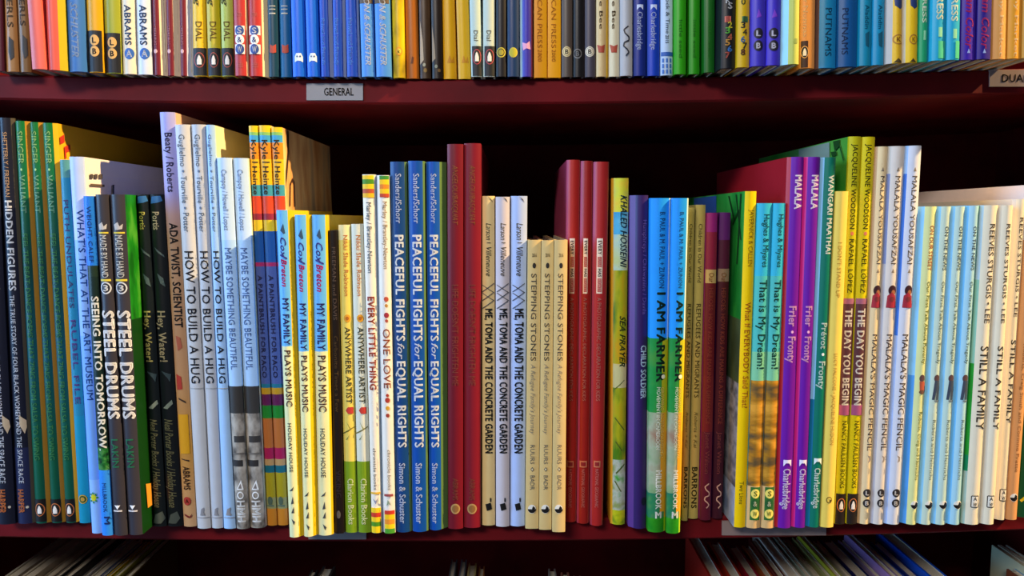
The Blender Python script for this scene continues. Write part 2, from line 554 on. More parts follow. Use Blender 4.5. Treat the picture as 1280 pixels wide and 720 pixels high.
kyc = [(-1e9, 'f2c91c'), (165, '8abf60'), (169, '3f9fd0'), (178, 'e88c1e'), (199, 'f0b81c'), (231, '3f95a8'), (245, 'd94524'), (267, '8e2434'), (275, 'd9b61e'),
       (289, '174f92'), (328, 'a42458'), (333, '46568e'), (480, '1e6a80'), (485, 'b88a1c'), (493, '5a1846'), (507, '1c7a26'), (523, 'b0642c'), (560, 'a0184a'),
       (574, 'b08a5a'), (582, '16606e'), (591, 'a08f18'), (622, '8e8c5a'), (636, 'c07a22')]
sets('mid', [((307.5, 321.7, 157), (332.8, 346, 654.5)), ((322, 336.7, 156.5), (346.2, 359.5, 654)), ((337, 353, 159), (360, 372, 654))],
     'book striped in yellow, orange, red and blue bands', c=kyc, items=ky, Rc='e8c084', d=.155)
BOOKS['mid'][-1]['R'] = [(-1e9, ('mot', 26, 'c8884e', 'ecc88a', '9a8a7e', (1, 1, .3)))]
BOOKS['mid'][-1]['items'] = ky + [SIDE('R', q, '3a2620') for q in ([(358.5, 163), (360, 163), (360.5, 190), (358.5, 215), (355, 236), (354, 235), (357, 214), (359, 190)], [(365, 222), (367.5, 228), (368.5, 258), (367, 258), (366.3, 230), (364.6, 226), (362.5, 232), (362.2, 258), (361, 258), (361.6, 230)])]
BOOKS['mid'][-1]['label'] = 'book striped in yellow, orange and red with beige picture cover, rightmost of the three'


def cox(dy, dx):
    return [G(286 + dy, .55, [(-3, 2), (1, -6), (3, 5), (1, 6)], '2e4a6a', 'bird_motif'),
            A('Cox', 297 + dy, 322 + dy, .55, .52, '4a4aa8', .6, 1), A('/', 318 + dy, 324 + dy, .55, .6, '4a4aa8', .5), A('Breton', 324 + dy, 358 + dy, .55, .5, 'c42a7a', .9, 1),
            T('MY FAMILY', 373 + dy, 431 + dy, .56, .6, '34347e', .6), T('PLAYS MUSIC', 438 + dy, 508 + dy, .56, .6, '5e3a3c', .4),
            P('HOLIDAY HOUSE', 529 + dy, 590 + dy, .5, .36, '4a4f58', .4)] + birds([611 + dy, 625 + dy, 637 + dy, 652 + dy], .5)


for i, (t, b, dy, jr) in enumerate([((344, 363.5, 262.5), (361, 378, 675), 0, 5.0), ((367, 387, 268.5), (378.5, 396, 672), 6.5, 5.5), ((386.8, 407.5, 268.5), (397, 415.7, 672), 6.5, 2.0)]):
    book('mid', t, b, [(-1e9, '62b0f2'), (433 + dy, 'e0e0ac')],
         'blue and pale yellow book with purple capitals and small birds, ' + ('leftmost', 'middle one', 'rightmost')[i] + ' of the three', cox(dy, 0),
         Rc='dcb80e', jr=jr, d=(.13, .17, .155)[i], L='cfe4f4')
book('mid', (408.2, 421, 288), (417, 430.3, 661), '17100f', 'black book with faint grey serif lettering beside the bird books',
     [A('FREEMAN and DAVIS', 309, 400, .6, .42, '6a5c58', .2), T('Carbonite Times a Few', 420, 515, .6, .42, '5e4c34', .2), P('VIKING', 588, 622, .55, .5, '38303a', .4),
      C(643, .5, 2.6, '5a5450', 5)], d=.16)
aw = [A('Nikki Slade Robinson', 294, 370, .6, .38, 'd88a4a', .3), C(398, .6, 4.6, 'd89a2a', name='flower_motif'), C(398, .6, 2.2, 'a8601c', name='flower_motif'),
      T('ANYWHERE ARTIST', 409, 504, .6, .48, '4a4c3a', .4), G(513, .6, [(-5, 0), (-2, -4), (5, -4), (5, 4), (-2, 4)], 'b83a34', 'flower_motif'),
      G(536, .5, [(-8, 5), (8, -3), (8, -2), (-8, 6.4)], '6a6a2a', 'twig_motif'), G(534, .5, [(-3, -7), (3, 2), (2, 3)], '8a8a3a', 'twig_motif'),
      G(542, .5, [(2, 0), (-4, 7), (-3, 7.6)], '8a8a4a', 'twig_motif'),
      P('Clarion Books', 598, 655, .55, .48, 'eef0c8', .6)]
sets('mid', [((421, 437.5, 281), (431, 446.8, 666)), ((438, 454, 280), (447.4, 463.7, 666))],
     'cream book with olive green foot and thin olive capitals', cc=([(-1e9, 'e8e0a8'), (300, 'e6cf62'), (577, '7a9a1c')], [(-1e9, 'd8dccc'), (577, '7a9a1c')]),
     items=aw, Rc='c8c8a8', d=.18)
el = [Q(219, 224, 0, .95, 'f0c81c', 'stripes'), Q(224, 230, 0, .95, '4a8a1c', 'stripes'), Q(230, 236, 0, .95, 'f0c81c', 'stripes'), Q(236, 241.5, 0, .95, 'b8502c', 'stripes'),
      Q(241.5, 247, 0, .95, 'e8b41c', 'stripes'), A('Marley / Brantley-Newton', 253, 341, .5, .42, '6a7888', .3),
      T('EVERY LITTLE THING', 371, 487, .5, .62, 'b04a3a', .8), P('chronicle books', 560, 612, .5, .3, '8a7f74', .2), Q(615, 617.5, 0, 1, 'e0b03a', 'stripes'),
      G(626, .5, [(-4, -3), (0, 4), (4, -4), (0, 0)], '8a90b0'), Q(634.5, 640.5, 0, 1, 'f0c81c', 'stripes'), Q(640.5, 646, 0, 1, 'c83824', 'stripes'),
      Q(646, 652, 0, 1, 'f0c81c', 'stripes'), Q(652, 657.5, 0, 1, '4a8a1c', 'stripes'), Q(657.5, 665.5, 0, 1, 'f2cc14', 'stripes')]
book('mid', (452, 468.8, 218), (464.2, 477.6, 666.5), 'eee6d6', 'white book with red capitals and small stripes at head and foot', el, Rc='b9bec4', d=.19, jr=1.2)
ol = [Q(219.5, 224.5, .2, 1, '3a8a2c', 'stripes'), Q(224.5, 230.5, .2, 1, 'f0c41c', 'stripes'), Q(230.5, 236, .2, 1, 'e08426', 'stripes'), Q(236, 242, .2, 1, 'f4c01c', 'stripes'),
      Q(242, 246.5, .2, 1, 'b8442c', 'stripes'), A('Marley / Brantley-Newton', 252, 336, .62, .38, 'a89478', .2),
      C(374, .6, 3, 'b8503a', name='bead_motif'), C(382, .6, 2, 'b8843a', name='bead_motif'), C(394, .6, 3.2, '9a2c3a', name='bead_motif'), C(401, .6, 2, 'a84a3a', name='bead_motif'),
      T('ONE LOVE', 411, 485, .56, .6, 'b05a3c', .2),
      C(494, .56, 2, 'a8382c', name='bead_motif'), C(500, .56, 3.2, 'a8382c', name='bead_motif'), C(510, .56, 2.6, 'd09a2c', name='bead_motif'), C(519, .56, 2.4, '9a3a2c', name='bead_motif'),
      P('chronicle books', 562, 612, .6, .28, '9a8c74', .2), Q(617, 620, .12, .9, '9a4a4a', 'stripes'), G(628, .5, [(-3, 4), (-1, -4), (3, 3), (0, 1)], '8a9a80'),
      Q(637.5, 642.5, .12, 1, 'c83824', 'stripes'), Q(642.5, 648.5, .12, 1, 'f2c414', 'stripes'), Q(648.5, 654.5, .12, 1, 'e8902a', 'stripes'),
      Q(654.5, 660, .12, 1, 'f0cc14', 'stripes'), Q(660, 666, .12, 1, '4a9a2c', 'stripes')]
book('mid', (469.5, 486.3, 219), (478.2, 494.3, 667), 'e9e4da', 'white book with thin brown capitals and striped foot beside blue books', ol, L='b9d4ec', jl=1.5, d=.19)
pf = [A('Sanders/Schorr', 217, 279, .55, .42, 'dfe4f4', .3), T('PEACEFUL FIGHTS', 294, 426, .55, .62, 'f4f6fa', .9), T('for', 429, 449, .55, .5, 'e8ecf8', .4, 1),
      T('EQUAL RIGHTS', 452, 559, .55, .62, 'f4f6fa', .9), P('Simon & Schuster', 579, 654, .5, .46, 'd4dcf0', .6)]
sets('mid', [((487, 507.5, 202), (494.6, 514.3, 665)), ((509.3, 530, 201), (515, 535, 665)), ((531.8, 557, 202), (536, 559, 665))],
     'deep blue book with bold white capitals', cc=('12407e', '0d4aa0', '0d4eae'), items=pf, Rc='587842', jj=(2.5, 2.2, 8.0), L='6f9fd8', jl=1.0, d=.18)
lm = [A('ANGELOU/BASQUIAT', 206, 281, .5, .36, 'a8683a', .1, 1), T('LIFE DOESN\'T FRIGHTEN ME', 356, 482, .5, .42, '9a4e40', .1), P('ABRAMS', 598, 625, .5, .36, '8a4a38', .4),
      ring(636, .5, 6.4, 'b08a54', 2.0), C(636, .5, 4.6, '8a6034')]
sets('mid', [((558.5, 579, 180), (559.3, 578.8, 659.5)), ((579.5, 601, 179), (579.4, 600.6, 660))], 'tall maroon book with faint bronze lettering', cc=('701222', '7c1626'), items=lm, Rc='7a1c2c', d=.2)
cg = [G(249, .6, [(-2, -3), (3, 0), (5, 4), (2, 1)], '5a5348', 'sketch_motif'), A('Larson', 279, 300, .55, .42, '4a443c', .2, 1), Q(303, 304, .4, .7, '4a443c', 'author_lettering'), A('Villeneuve', 309, 345, .55, .42, '4a443c', .2, 1)] + \
     [G(y, .5, [(-8, -4), (8, 5), (8, 6), (-8, -3)], '4a4a50', 'sketch_motif') for y in (360, 370)] + [G(y, .5, [(-8, 5), (8, -5), (8, -4), (-8, 6)], '4a4a50', 'sketch_motif') for y in (359, 370, 380)] + \
     [T('ME, TOMA AND THE CONCRETE GARDEN', 386, 566, .55, .56, '1c1a1a', 1), G(632, .5, [(-4, -2), (3, -4), (5, 4), (-2, 6)], '141214'), Q(622, 627, .62, .72, '141214', 'publisher_mark')]
sets('mid', [((601.5, 618.3, 245), (602, 619, 657)), ((619.3, 637.5, 246), (619.8, 637, 658.5)), ((638.5, 659.3, 245), (637.6, 656.2, 658))],
     'cream book with black hand drawn capitals', cc=('e4c88c', 'c8c0c8', 'aec0ea'), items=cg, d=.16)  # one pale cover; the lighting differences are put into the three base colours
ss = [H('2016', 319, .5, 4, 6, '4a4238', .5, 'author_lettering'), C(332, .5, 2.4, '2a2420', 3.2, 'author_lettering'), T('STEPPING STONES', 342, 451, .48, .42, '6a6256', .1),
      T("A Refugee Family's Journey", 455, 543, .48, .36, '857a66', 0, 1, 'subtitle_lettering'), A('RUURS', 556, 580, .48, .34, '6a6256'), G(586.5, .48, [(-2.4, 0), (0, -3), (2.4, 0), (0, 3)], '5a5248'),
      G(586.5, .48, [(-1.3, 0), (0, -1.7), (1.3, 0), (0, 1.7)], 'e2cfa2'), A('BADR', 594, 612, .48, .34, '6a6256')] + halfmoon(636, .48)
sets('mid', [((659.8, 676.7, 300), (656.6, 673.4, 661)), ((677, 692.7, 300.5), (673.9, 690, 661.5)), ((693.3, 709.7, 300), (690.4, 706.7, 661.3))],
     'short tan book with small grey capitals', c='d8ba7c', items=ss, Rc='d8b878', d=.17, bulge=.0007)
ng = [Q(298, 367, .16, .66, 'efdcc8', 'title_panel'), Q(321, 334, .24, .6, 'c2605a', 'title_panel'), Q(348, 365, .24, .6, 'c2605a', 'title_panel'), T('EVERY', 301, 318, .42, .3, '3a2420', .8),
      T('HUMAN', 322, 333, .42, .24, 'e8b8a8', .5), T('HAS', 336, 346, .42, .28, '3a2420', .8), T('RIGHTS', 349, 364, .42, .28, 'e8b8a8', .5),
      T('A PHOTOGRAPHIC DECLARATION FOR KIDS', 372, 501, .42, .36, 'c8887a', .3, 0, 'subtitle_lettering'),
      G(580, .42, [(-4.5, -4), (4.5, -4), (4.5, 4), (-4.5, 4)], 'c87858'), G(580, .42, [(-3, -2.4), (3, -2.4), (3, 2.4), (-3, 2.4)], '8a2024'),
      P('NATIONAL GEOGRAPHIC', 586, 634, .42, .34, 'd88a84', .4)]
sets('mid', [((708, 726, 199.7), (704.5, 720.8, 657)), ((726.6, 742, 201), (721.3, 736.2, 655)), ((742.6, 762, 202), (738, 753.7, 657.5))],
     'red book with narrow white title panel and pale lettering', cc=('b02820', '9a201c', 'ac2626'), items=ng, L='a03a58', jl=2.2, jr=1.5, Rc='c05a50', d=.17)  # middle copy's red is darkened to carry the shade of its neighbour
sp = ('mot', 70, '4a7a10', 'a8a814', 'c89a14', (1, 1, .35))
book('mid', (765, 786.8, 222.5), (763.5, 781.7, 656), [(-1e9, ('mot', 60, 'c8cc5a', 'd8d83a', 'e8c83a')), (265, ('mot', 40, '2f9ad0', '4fb0d8', '8cc8d0')), (293, ('mot', 50, '9ac8cc', 'b8d0b0', 'c0cc7a')), (338, sp),
                                                    (455, ('mot', 60, 'b8b07a', 'c8c48a', 'd8a82c', (1, 1, .4))), (485, sp), (575, ('mot', 90, '8a9a5a', 'b4bcae', '4a9a3a')), (638, ('mot', 90, '6a8a14', 'b4bc14', 'd0c81c'))],
     'mottled yellow green book with slanted dark lettering beside red books',
     [G(y, f, q, '4a5a14', 'twig_motif') for y, f, q in ((480, .5, [(-7, 6), (6, -5), (6, -4), (-7, 7.4)]), (530, .5, [(-6, -8), (7, 7), (6, 8), (-7, -7)]), (560, .4, [(-3, -8), (6, 3), (5, 4), (-4, -7)]), (586, .6, [(-7, 5), (5, -6), (6, -5), (-6, 6.4)]), (610, .4, [(-4, -9), (5, 4), (4, 5), (-5, -8)]))] +
     [A('KHALED HOSSEINI', 244, 334, .68, .46, '2a4450', .4, 1), T('SEA PRAYER', 395, 458, .66, .42, '3c4a1c', .4, 1)], L='d8a024', jl=2.5, d=.15)
book('mid', (789, 813.4, 244), (786.5, 808.5, 657.5), '2f1a56', 'dark purple book with blue white capitals beside bright blue books',
     [A('Humphreys / Chikwanine / Davila', 275, 393, .74, .3, '8a6aa8', .3), T('CHILD SOLDIER', 432, 498, .7, .44, 'c8dcf4', .9), C(627, .8, 3.5, '14102a', 5)], L='55307a', jl=6, d=.17, Rc='2a164a')
fa = [Q(425, 516, .72, 1, 'b8b41c', 'picture'), Q(516, 640, .7, 1, 'd8981c', 'picture'), A('B. PAUL & M. PAUL + ZUNON', 265, 360, .62, .3, '1f62a0', .3), T('I AM FARMER', 366, 477, .62, .5, '0e3326', 1.2), C(471, .8, 2.6, 'f0ead0', name='spot_motif'),
      T('GROWING AN ENVIRONMENTAL', 484, 574, .76, .22, 'f0d878', .5, 0, 'subtitle_lettering'), T('MOVEMENT IN CAMEROON', 484, 562, .52, .22, 'f0f4e4', .6, 0, 'subtitle_lettering'),
      P('MILLBROOK', 588, 636, .6, .36, 'f4f4ec', 1), H('M', 643.5, .6, 8, 8, 'f4f4ec', 1.2)]
fac = [(-1e9, '1e94ee'), (423, ('mot', 40, '0e8030', '1f8a3c', '4a8a34')), (516, ('mot', 45, '7a9a6a', 'a0a88a', '9a7a62')), (617, ('mot', 40, '1a6a5a', '2a7a4a', '5a8a4a')), (648, ('mot', 40, '147a14', '2a8c16', '4a981e'))]
fay = [(-1e9, 'cfe0da'), (425, 'e8c01c'), (540, 'f0a81c'), (648, 'a8c81c')]
for i, (t, b) in enumerate([((813.8, 839.5, 247.5), (810.5, 832.6, 668.5)), ((841, 862, 247.5), (833.6, 851, 668))]):
    book('mid', t, b, fac, 'bright blue and green book with dark capitals and yellow edge, ' + ('left one of the pair', 'right one of the pair')[i], fa, Rc=fay, jr=2.2, d=.2, L=fac)
rf = [A("Children in Our World", 280, 353, .5, .38, '55502c', .3), T('REFUGEES AND MIGRANTS', 380, 497, .5, .46, '5a5228', .5), A('Roberts + Kai', 515, 560, .5, .36, '7a6e3a', .2, 1),
      P('BARRONS', 584, 635, .5, .55, '33300f', .8)]
sets('mid', [((858.8, 869.5, 259.5), (851.8, 860, 651)), ((869.8, 884.7, 256), (860.5, 873.2, 648.5))], 'khaki book with dark serif capitals beside blue and green books', c='a79a55', items=rf, d=.17, Rc='c8c090')
oh = [T('Our', 341, 353, .5, .5, '8a5a2c', .3), T('HEROES: HOW KIDS ARE MAKING A DIFFERENCE', 360, 530, .5, .4, '8e4434', .4, 0, 'subtitle_lettering'), A('Janet Wilson', 540, 592, .5, .42, '8a4a48', .3)] + squiggle(622, .5, 'c8a090', .9)
sets('mid', [((884.6, 898, 266), (875.4, 889, 650.5)), ((900, 914.5, 265.5), (890.6, 903.5, 648.5))], 'short maroon book with purple top and tan band',
     cc=([(-1e9, '8a1c72'), (290, '801a3a'), (337, 'b89a62'), (354, '64161e'), (470, '6a1c20'), (540, '58142a')], [(-1e9, '561a66'), (300, '48102e'), (336, '8a705a'), (352, '44101c'), (540, '3a1020')]), items=oh, d=.16)
book('mid', (931.5, 946.8, 239), (917.5, 932.8, 659.5), 'f0c800', 'bright yellow book with leafy green cover beside turquoise books',
     [A('JAVERNICK & CALLEN', 262, 333, .6, .4, 'b8941c', .3), T('What If EVERYBODY Said That?', 378, 510, .55, .5, 'c87a1c', .5), P('Two Lions', 602, 630, .5, .36, '6a6a1c', .4)],
     L=[(-1e9, ('mot', 22, '12702a', '2f9a3c', '5aa04a', (1, 1, .35))), (400, ('mot', 26, '33402a', '4a5a3a', '2a2a20', (1, 1, .4))), (480, ('mot', 40, '46484c', '8a8a8c', '5a5c64', (1, 1, 1.6), .8)), (610, ('mot', 40, '7a8698', '98a4b4', '6a7a94'))], d=.19, jl=.6)
BOOKS['mid'][-1]['items'] += [SIDE('L', [(896, 241.5), (896, 268), (868, 268), (868, 244)], '2f5aa8')] + [SIDE('L', [(u, v), (u + 1.6, v), (u2 + 1.6, v2), (u2, v2)], '0c3c1a') for u, v, u2, v2 in ((920, 243, 926, 300), (926, 242, 921, 330), (911, 245, 918, 275), (916, 280, 924, 262))]
dm = [A('Hughes & Miyares', 268, 334, .62, .44, '14585a', .4), T('That is My Dream!', 350, 461, .55, .55, '16524a', .6)] + \
     sum([[Q(y - 8, y + 8, .14, .88, '2f6a2c')] for y in (617, 629.5, 642)], []) + [C(617, .5, 5.8, 'f0dc6a'), H('S', 617, .5, 6, 4.6, '4a6a1c', .6), C(629.5, .5, 5.8, '245a2c'), H('&', 629.5, .5, 6, 5, 'e8e4c0', .4),
      C(642, .5, 5.8, 'f0dc6a'), H('W', 642, .5, 6, 6, '4a6a1c', .6)]
dmc = [(-1e9, '34b4d4'), (345, '4cb8b4'), (440, '7cc49a'), (476, ('mot', 40, '5a4a30', 'a8741c', 'd89a34', (1, 1, 2.6), .6)), (608, 'd8b074')]
sets('mid', [((948, 966.5, 254), (934, 951.5, 660.5)), ((967.5, 984.6, 254), (952, 968.6, 660.5))], 'turquoise book with painted gold lower half and round green marks', c=dmc, items=dm, d=.17)
ml = [T('MALALA', 219, 261, .6, .56, 'f4e8f4', 1.1), A('Frier', 383, 408, .5, .55, 'f0b0d8', .8), C(415, .5, 1.7, 'f0b0d8', name='author_lettering'), A('Fronty', 421, 453, .5, .55, 'f0b0d8', .8),
      G(579, .5, [(-5, -4), (5, -4), (5, 4), (2, 0), (-2, 0), (-5, 4)], 'e8e0f8'), P('Charlesbridge', 586, 636, .5, .55, 'ece4f8', .7)]
sets('mid', [((986.3, 1006.5, 196), (969.3, 990, 660.5)), ((1007.2, 1027, 196), (990.6, 1007.6, 660))], 'violet book with pink edge and white capitals', c='6a149a', items=ml, L='d8248c', Rc='a0144a', jl=4.0, d=.2)
BOOKS['mid'][-2]['L'] = 'b0202c'
BOOKS['mid'][-2]['label'] = 'violet book with white capitals and red front cover, left one of the pair'
book('mid', (1027.5, 1048, 196.5), (1008.2, 1026, 659.5), '08705c', 'dark green book with white capitals and blue edge beside violet pair',
     [T('WANGARI MAATHAI', 219, 317, .62, .5, 'f0f0e4', 1), A('Prévot', 404, 436, .55, .52, 'd8e8e0', .7), C(443, .52, 1.8, 'e8f0e8', name='author_lettering'), A('Fronty', 452, 486, .5, .55, 'd8e8e0', .8),
      G(577, .5, [(-5, -4), (5, -4), (5, 4), (2, 0), (-2, 0), (-5, 4)], 'e4ece8'), P('Charlesbridge', 585, 635, .5, .55, 'e4ece8', .7)], L=[(-1e9, '8ac4ec'), (500, '1070a0')], jl=4.5, d=.19)  # blue of the left edge is cool light painted onto a green spine
book('mid', (1045.5, 1062.2, 239), (1026.4, 1043, 659.5), 'f0cf5c', 'plain pale yellow book with faint tan capitals beside olive yellow pair',
     [T("I DON'T STAND UP", 303, 372, .45, .32, 'd8b04c', .3), A('LUCY FALCONE • JACQUELINE HUDON', 442, 556, .5, .3, 'd0a850', .2), ring(625, .5, 4, '5a4a1c', 1), C(626, .6, 1.6, '5a4a1c')], d=.17)
dy = [A('JACQUELINE WOODSON', 180, 286, .5, .42, '4a4a10', .4), C(292, .5, 2.2, 'd87a5a', name='author_lettering'), A('RAFAEL LÓPEZ', 299, 366, .5, .42, '4a4a10', .4),
      Q(373, 380, 0, 1, 'a0607a', 'title_panel'), Q(380, 506, 0, 1, '583038', 'title_panel'), Q(506, 519, 0, 1, 'a0507a', 'title_panel'),
      T('THE DAY YOU BEGIN', 386, 506, .5, .6, 'f4ece0', 1.1), P('NANCY PAULSEN BOOKS', 526, 610, .5, .42, '5a5a10', .4), Q(617, 656, 0, 1, '241a14')] + penguin(631, .5, 1.0)
sets('mid', [((1062, 1078, 170.5), (1043.6, 1056.8, 655.5)), ((1079, 1095.5, 171), (1058, 1072.3, 655))], 'tall olive yellow book with white capitals on dark brown', cc=('c4bc12', 'd8c40c'), items=dy, d=.21, Rc='d8b81c',
     ll=([(-1e9, ('mot', 16, '2f8a2c', '52a03a', '5a9a4a', (1, 1, .6)))], 'a8a010'))
BOOKS['mid'][-2]['items'] = dy + [SIDE('L', [(1038.5, 172), (1038.5, 205), (1000, 205), (1000, 182)], '8a9c8c')] + [SIDE('L', q, '1c4a1c') for q in ([(1043, 174), (1052, 172.5), (1050, 184), (1045, 189)], [(1040, 190), (1047, 189), (1048, 194), (1042, 196)], [(1051, 178), (1057, 200), (1056, 201), (1050, 180)])]
mp = [G(212, .5, [(-2, 2), (0, -3), (2, 2)], '8a7a68', 'star_motif'), A('MALALA YOUSAFZAI', 220, 330, .52, .4, '7a6c60', .3), G(339, .5, [(-2, 2), (0, -3), (2, 2)], '8a7a68', 'star_motif'),
      C(363, .55, 5, '3a1820', 6, 'figure_motif'), C(366, .62, 2.6, 'a0603c', 3.4, 'figure_motif'), G(375, .5, [(-6, 9), (-5, -5), (0, -9), (5, -5), (7, 9)], 'a02838', 'figure_motif'), C(374, .55, 3.5, '7a2a30', 3, 'figure_motif'),
      T("MALALA'S MAGIC PENCIL", 418, 563, .5, .46, '6a5a54', .3), G(573, .5, [(-2, -4), (2, -2), (2, 3), (-1, 5), (0, 0)], '9a8c80', 'pencil_motif')] + lb(616, 628.5, .5, 5.0, '2a2426', 'e8e0d8')
sets('mid', [((1095.8, 1112, 183), (1072.8, 1088.6, 654.5)), ((1113, 1134, 182.5), (1089.5, 1106.4, 654)), ((1134.5, 1156.3, 182), (1107, 1126.5, 654.5))],
     'tall cream book with grey serif capitals and figure in red', cc=('e8cfa0', 'd9cfc6', 'd2d4e0'), items=mp, d=.17, Rc='e8d4a8', jl=3.0,
     ll=('c8a070', [(-1e9, 'c8c4bc'), (217, '7a86b4'), (330, 'b4b0b8')], [(-1e9, '9cc0ee'), (217, '3a74d8'), (420, 'a8c0f0')]))


def news(kind):
    kid = [C(473, .55, 3.6, '5a4040', 4.5, 'child_motif')]
    if kind == 0:
        kid += [G(483, .6, [(-4, -6), (3, -6), (5, 6), (-3, 8)], 'b0543a', 'child_motif'), C(490, .6, 4, '6a4a3a', 2.5, 'child_motif')]
    else:
        kid += [G(483, .58, [(-3, -7), (3, -7), (4, 3), (3, 16), (0, 16), (0, 5), (-2, 16), (-5, 16)], '3c4658', 'child_motif'), Q(500.5, 502, .4, .95, '6a7078', 'child_motif')]
    if kind == 0:
        t = [T('ON OUR STREET', 282, 338, .62, .4, 'c8744a', .4), T('Our First Talk About Poverty', 352, 455, .62, .34, '8a9040', .3, 0, 'subtitle_lettering'), A('Roberts, Craig and Heinrichs', 515, 600, .62, .34, '9a9a50', .2)]
    else:
        t = [T('ON THE NEWS', 283, 338, .6, .4, '5a6a74', .4), T('Our First Talk About Tragedy', 352, 455, .58, .34, '6f8680', .3, 0, 'subtitle_lettering'), A('Roberts and Heinrichs', 525, 600, .56, .34, '8a9a94', .2)]
    return t + kid + halfmoon(631, .58, 5.2)


book('mid', (1151, 1174, 258), (1127.3, 1148, 655.5), 'd8dc9a', 'pale blue and yellow book with orange capitals and child in red', news(0), L=[(-1e9, '8ccaf0'), (470, '4f9ae0')], jl=7, d=.17)
for i, (t, b, c, lc) in enumerate([((1174.3, 1191, 258), (1148.6, 1166, 655.5), 'c4d6c4', '8ac8e8'), ((1192, 1209, 258), (1166.6, 1184, 655.5), 'bcd6cc', '84c4ec'), ((1209.5, 1229, 257), (1184.6, 1204, 655.5), 'a4d0e0', '6fbcf0')]):
    book('mid', t, b, c, 'pale blue book with grey capitals and standing child motif, ' + ('leftmost', 'middle one', 'rightmost')[i] + ' of the three', news(1), L=lc, jl=4, d=.17, Rc=('c8c8a0', 'a8c0a8', '4a9a6a')[i], jr=(0, 0, 2.5)[i])
sf = [A('REEVES STURGIS • LEE', 280, 404, .58, .4, '6a5e50', .3), T('STILL A FAMILY', 433, 537, .55, .56, '4c443c', .5),
      G(627, .5, [(-5, -6.5), (-4, -7.5), (4, -7.5), (5, -6.5), (5, 6.5), (4, 7.5), (-4, 7.5), (-5, 6.5)], '3c3a38'), G(627, .5, [(-4, -6.3), (4, -6.3), (4, 6.3), (-4, 6.3)], 'e8e2d4'),
      H('A', 623.5, .5, 4.4, 4.4, '3c3a38', .6), H('W', 630.5, .5, 4.4, 5, '3c3a38', .6)]
sf2 = [tuple((v - 8 if isinstance(v, (int, float)) and 250 < v < 700 else v) for v in it) for it in sf]
sets('mid', [((1229.3, 1251, 256.5), (1204.6, 1227, 658.5)), ((1251.6, 1268.5, 256.5), (1227.6, 1243.8, 659.5)), ((1268.8, 1286, 249), (1244.4, 1258, 650))],
     'cream book with large grey serif capitals', c='e9dcc0', ii=(sf, sf, sf2), d=.19, jl=3.0,
     ll=([(-1e9, 'b4d4e4'), (350, '8fcab4'), (455, '1f9a2c'), (570, '0f8a5a'), (590, 'a8c4b8')], 'd8ccb4', 'd8d0c4'), Rc='f0d890')
book('mid', (1286.6, 1302, 231), (1258.6, 1272.5, 650), 'd89a62', 'orange tan book with pink white cover at the right edge',
     [A('Roberts, Craig Smith and Corinne Pratte', 430, 590, .55, .34, 'b07a4a', .2)] + halfmoon(622, .5, 5), L=[(-1e9, 'ecd8d0'), (300, 'd89a62')], jl=.8, d=.2)
book('mid', (1303, 1322, 260), (1273.5, 1291, 647), '17502a', 'dark green book with yellow mark cut off by the right edge',
     [G(624, .3, [(-5, 2), (0, -4), (6, -3), (5, 0), (0, 1), (-3, 4)], 'e8c81c')], d=.18)


# ---- top shelf, from left to right (only the feet of the spines are in view)
def top(x0, x1, b0, b1, yb, c, label, items=(), h=.25, **kw):
    book('top', (x0, x1, 0), (b0, b1, yb), c, label, items, H_=h, **kw)


top(-8, 2.5, -6, 5, 88, '5a1028', 'maroon book cut off by the left edge of the top shelf')
top(3, 20.5, 6, 23.5, 90, 'a8743c', 'light brown book with dark capitals on top shelf, leftmost of two', [P('MERLS', -14, 34, .5, .5, '6a4a20', .6), G(60, .5, [(-2, -13), (3, -8), (3, 10), (-1, 14), (-3, 4)], '2e2622')], h=.24)
top(22, 32, 24, 38.5, 90, '7a5526', 'darker brown book tucked behind pink book on top shelf', [P('MERLS', -14, 32, .5, .5, '54381a', .6), G(58, .6, [(-2, -13), (3, -8), (3, 10), (-1, 14), (-3, 4)], '2e2622')], h=.24)
top(32, 50.5, 38.8, 56, 82.5, 'd8625a', 'coral pink book standing left of its twin on the top shelf', h=.26, bulge=.0012)
top(52, 77.5, 57.5, 79.5, 85, 'd45a54', 'coral pink book with yellow green edge on the top shelf', h=.26, Rc='b8a81c', jr=6.5)
top(79, 104.5, 83.5, 107.5, 88.5, '3a72b8', 'steel blue book with pale lettering between coral and black footed books', [P('SIMON & SCHUSTER', -60, 71, .45, .4, 'a4bcdc', .6, 1)], h=.27)
lbb = lambda d: [Q(38 + d, 96, 0, 1, '14161e')] + lb(50 + d, 64 + d, .52, 6, 'd8a860', '1c1612', None)
top(105, 125, 108.5, 128, 88.5, 'd8a010', 'yellow book with black foot and round letter marks on top shelf, left of two', lbb(0), h=.26)
top(126, 148.5, 129.5, 150.5, 94, '97a030', 'green yellow book with black foot and round letter marks, right of two', lbb(3), h=.26)
ab = [P('ABRAMS', 6, 56, .5, .5, '33507e', .7), C(67, .55, 6.2, '2c62b8'), H('A', 67, .55, 7, 7, 'dfe6f4', .6)]
top(149, 167.5, 152, 169.8, 94.5, 'e8dcc4', 'cream book with dark blue capitals above round mark, left one of the pair', ab, h=.28)
top(168.3, 186.8, 170.4, 190, 95, 'd2dcec', 'cream and blue book with blue capitals above round mark, right one of the pair', ab, h=.28)
st = [P('STERLING', 32, 56, .4, .4, 'c88a94', .3), C(64, .4, 2.4, 'dcb0b4')]
for i, (a, b, c_, d_) in enumerate([(187.3, 204.5, 191, 207), (205, 221.5, 208, 223.6), (222, 239, 224.6, 239.6)]):
    top(a, b, c_, d_, 94.5, '6a1a30', 'thin maroon book with pale edge on the top shelf, ' + ('leftmost', 'middle one', 'rightmost')[i] + ' of the three', st, h=.25, Rc=('f0dcc0', 'f0dcc0', 'b8c4ec')[i], jr=6.5)
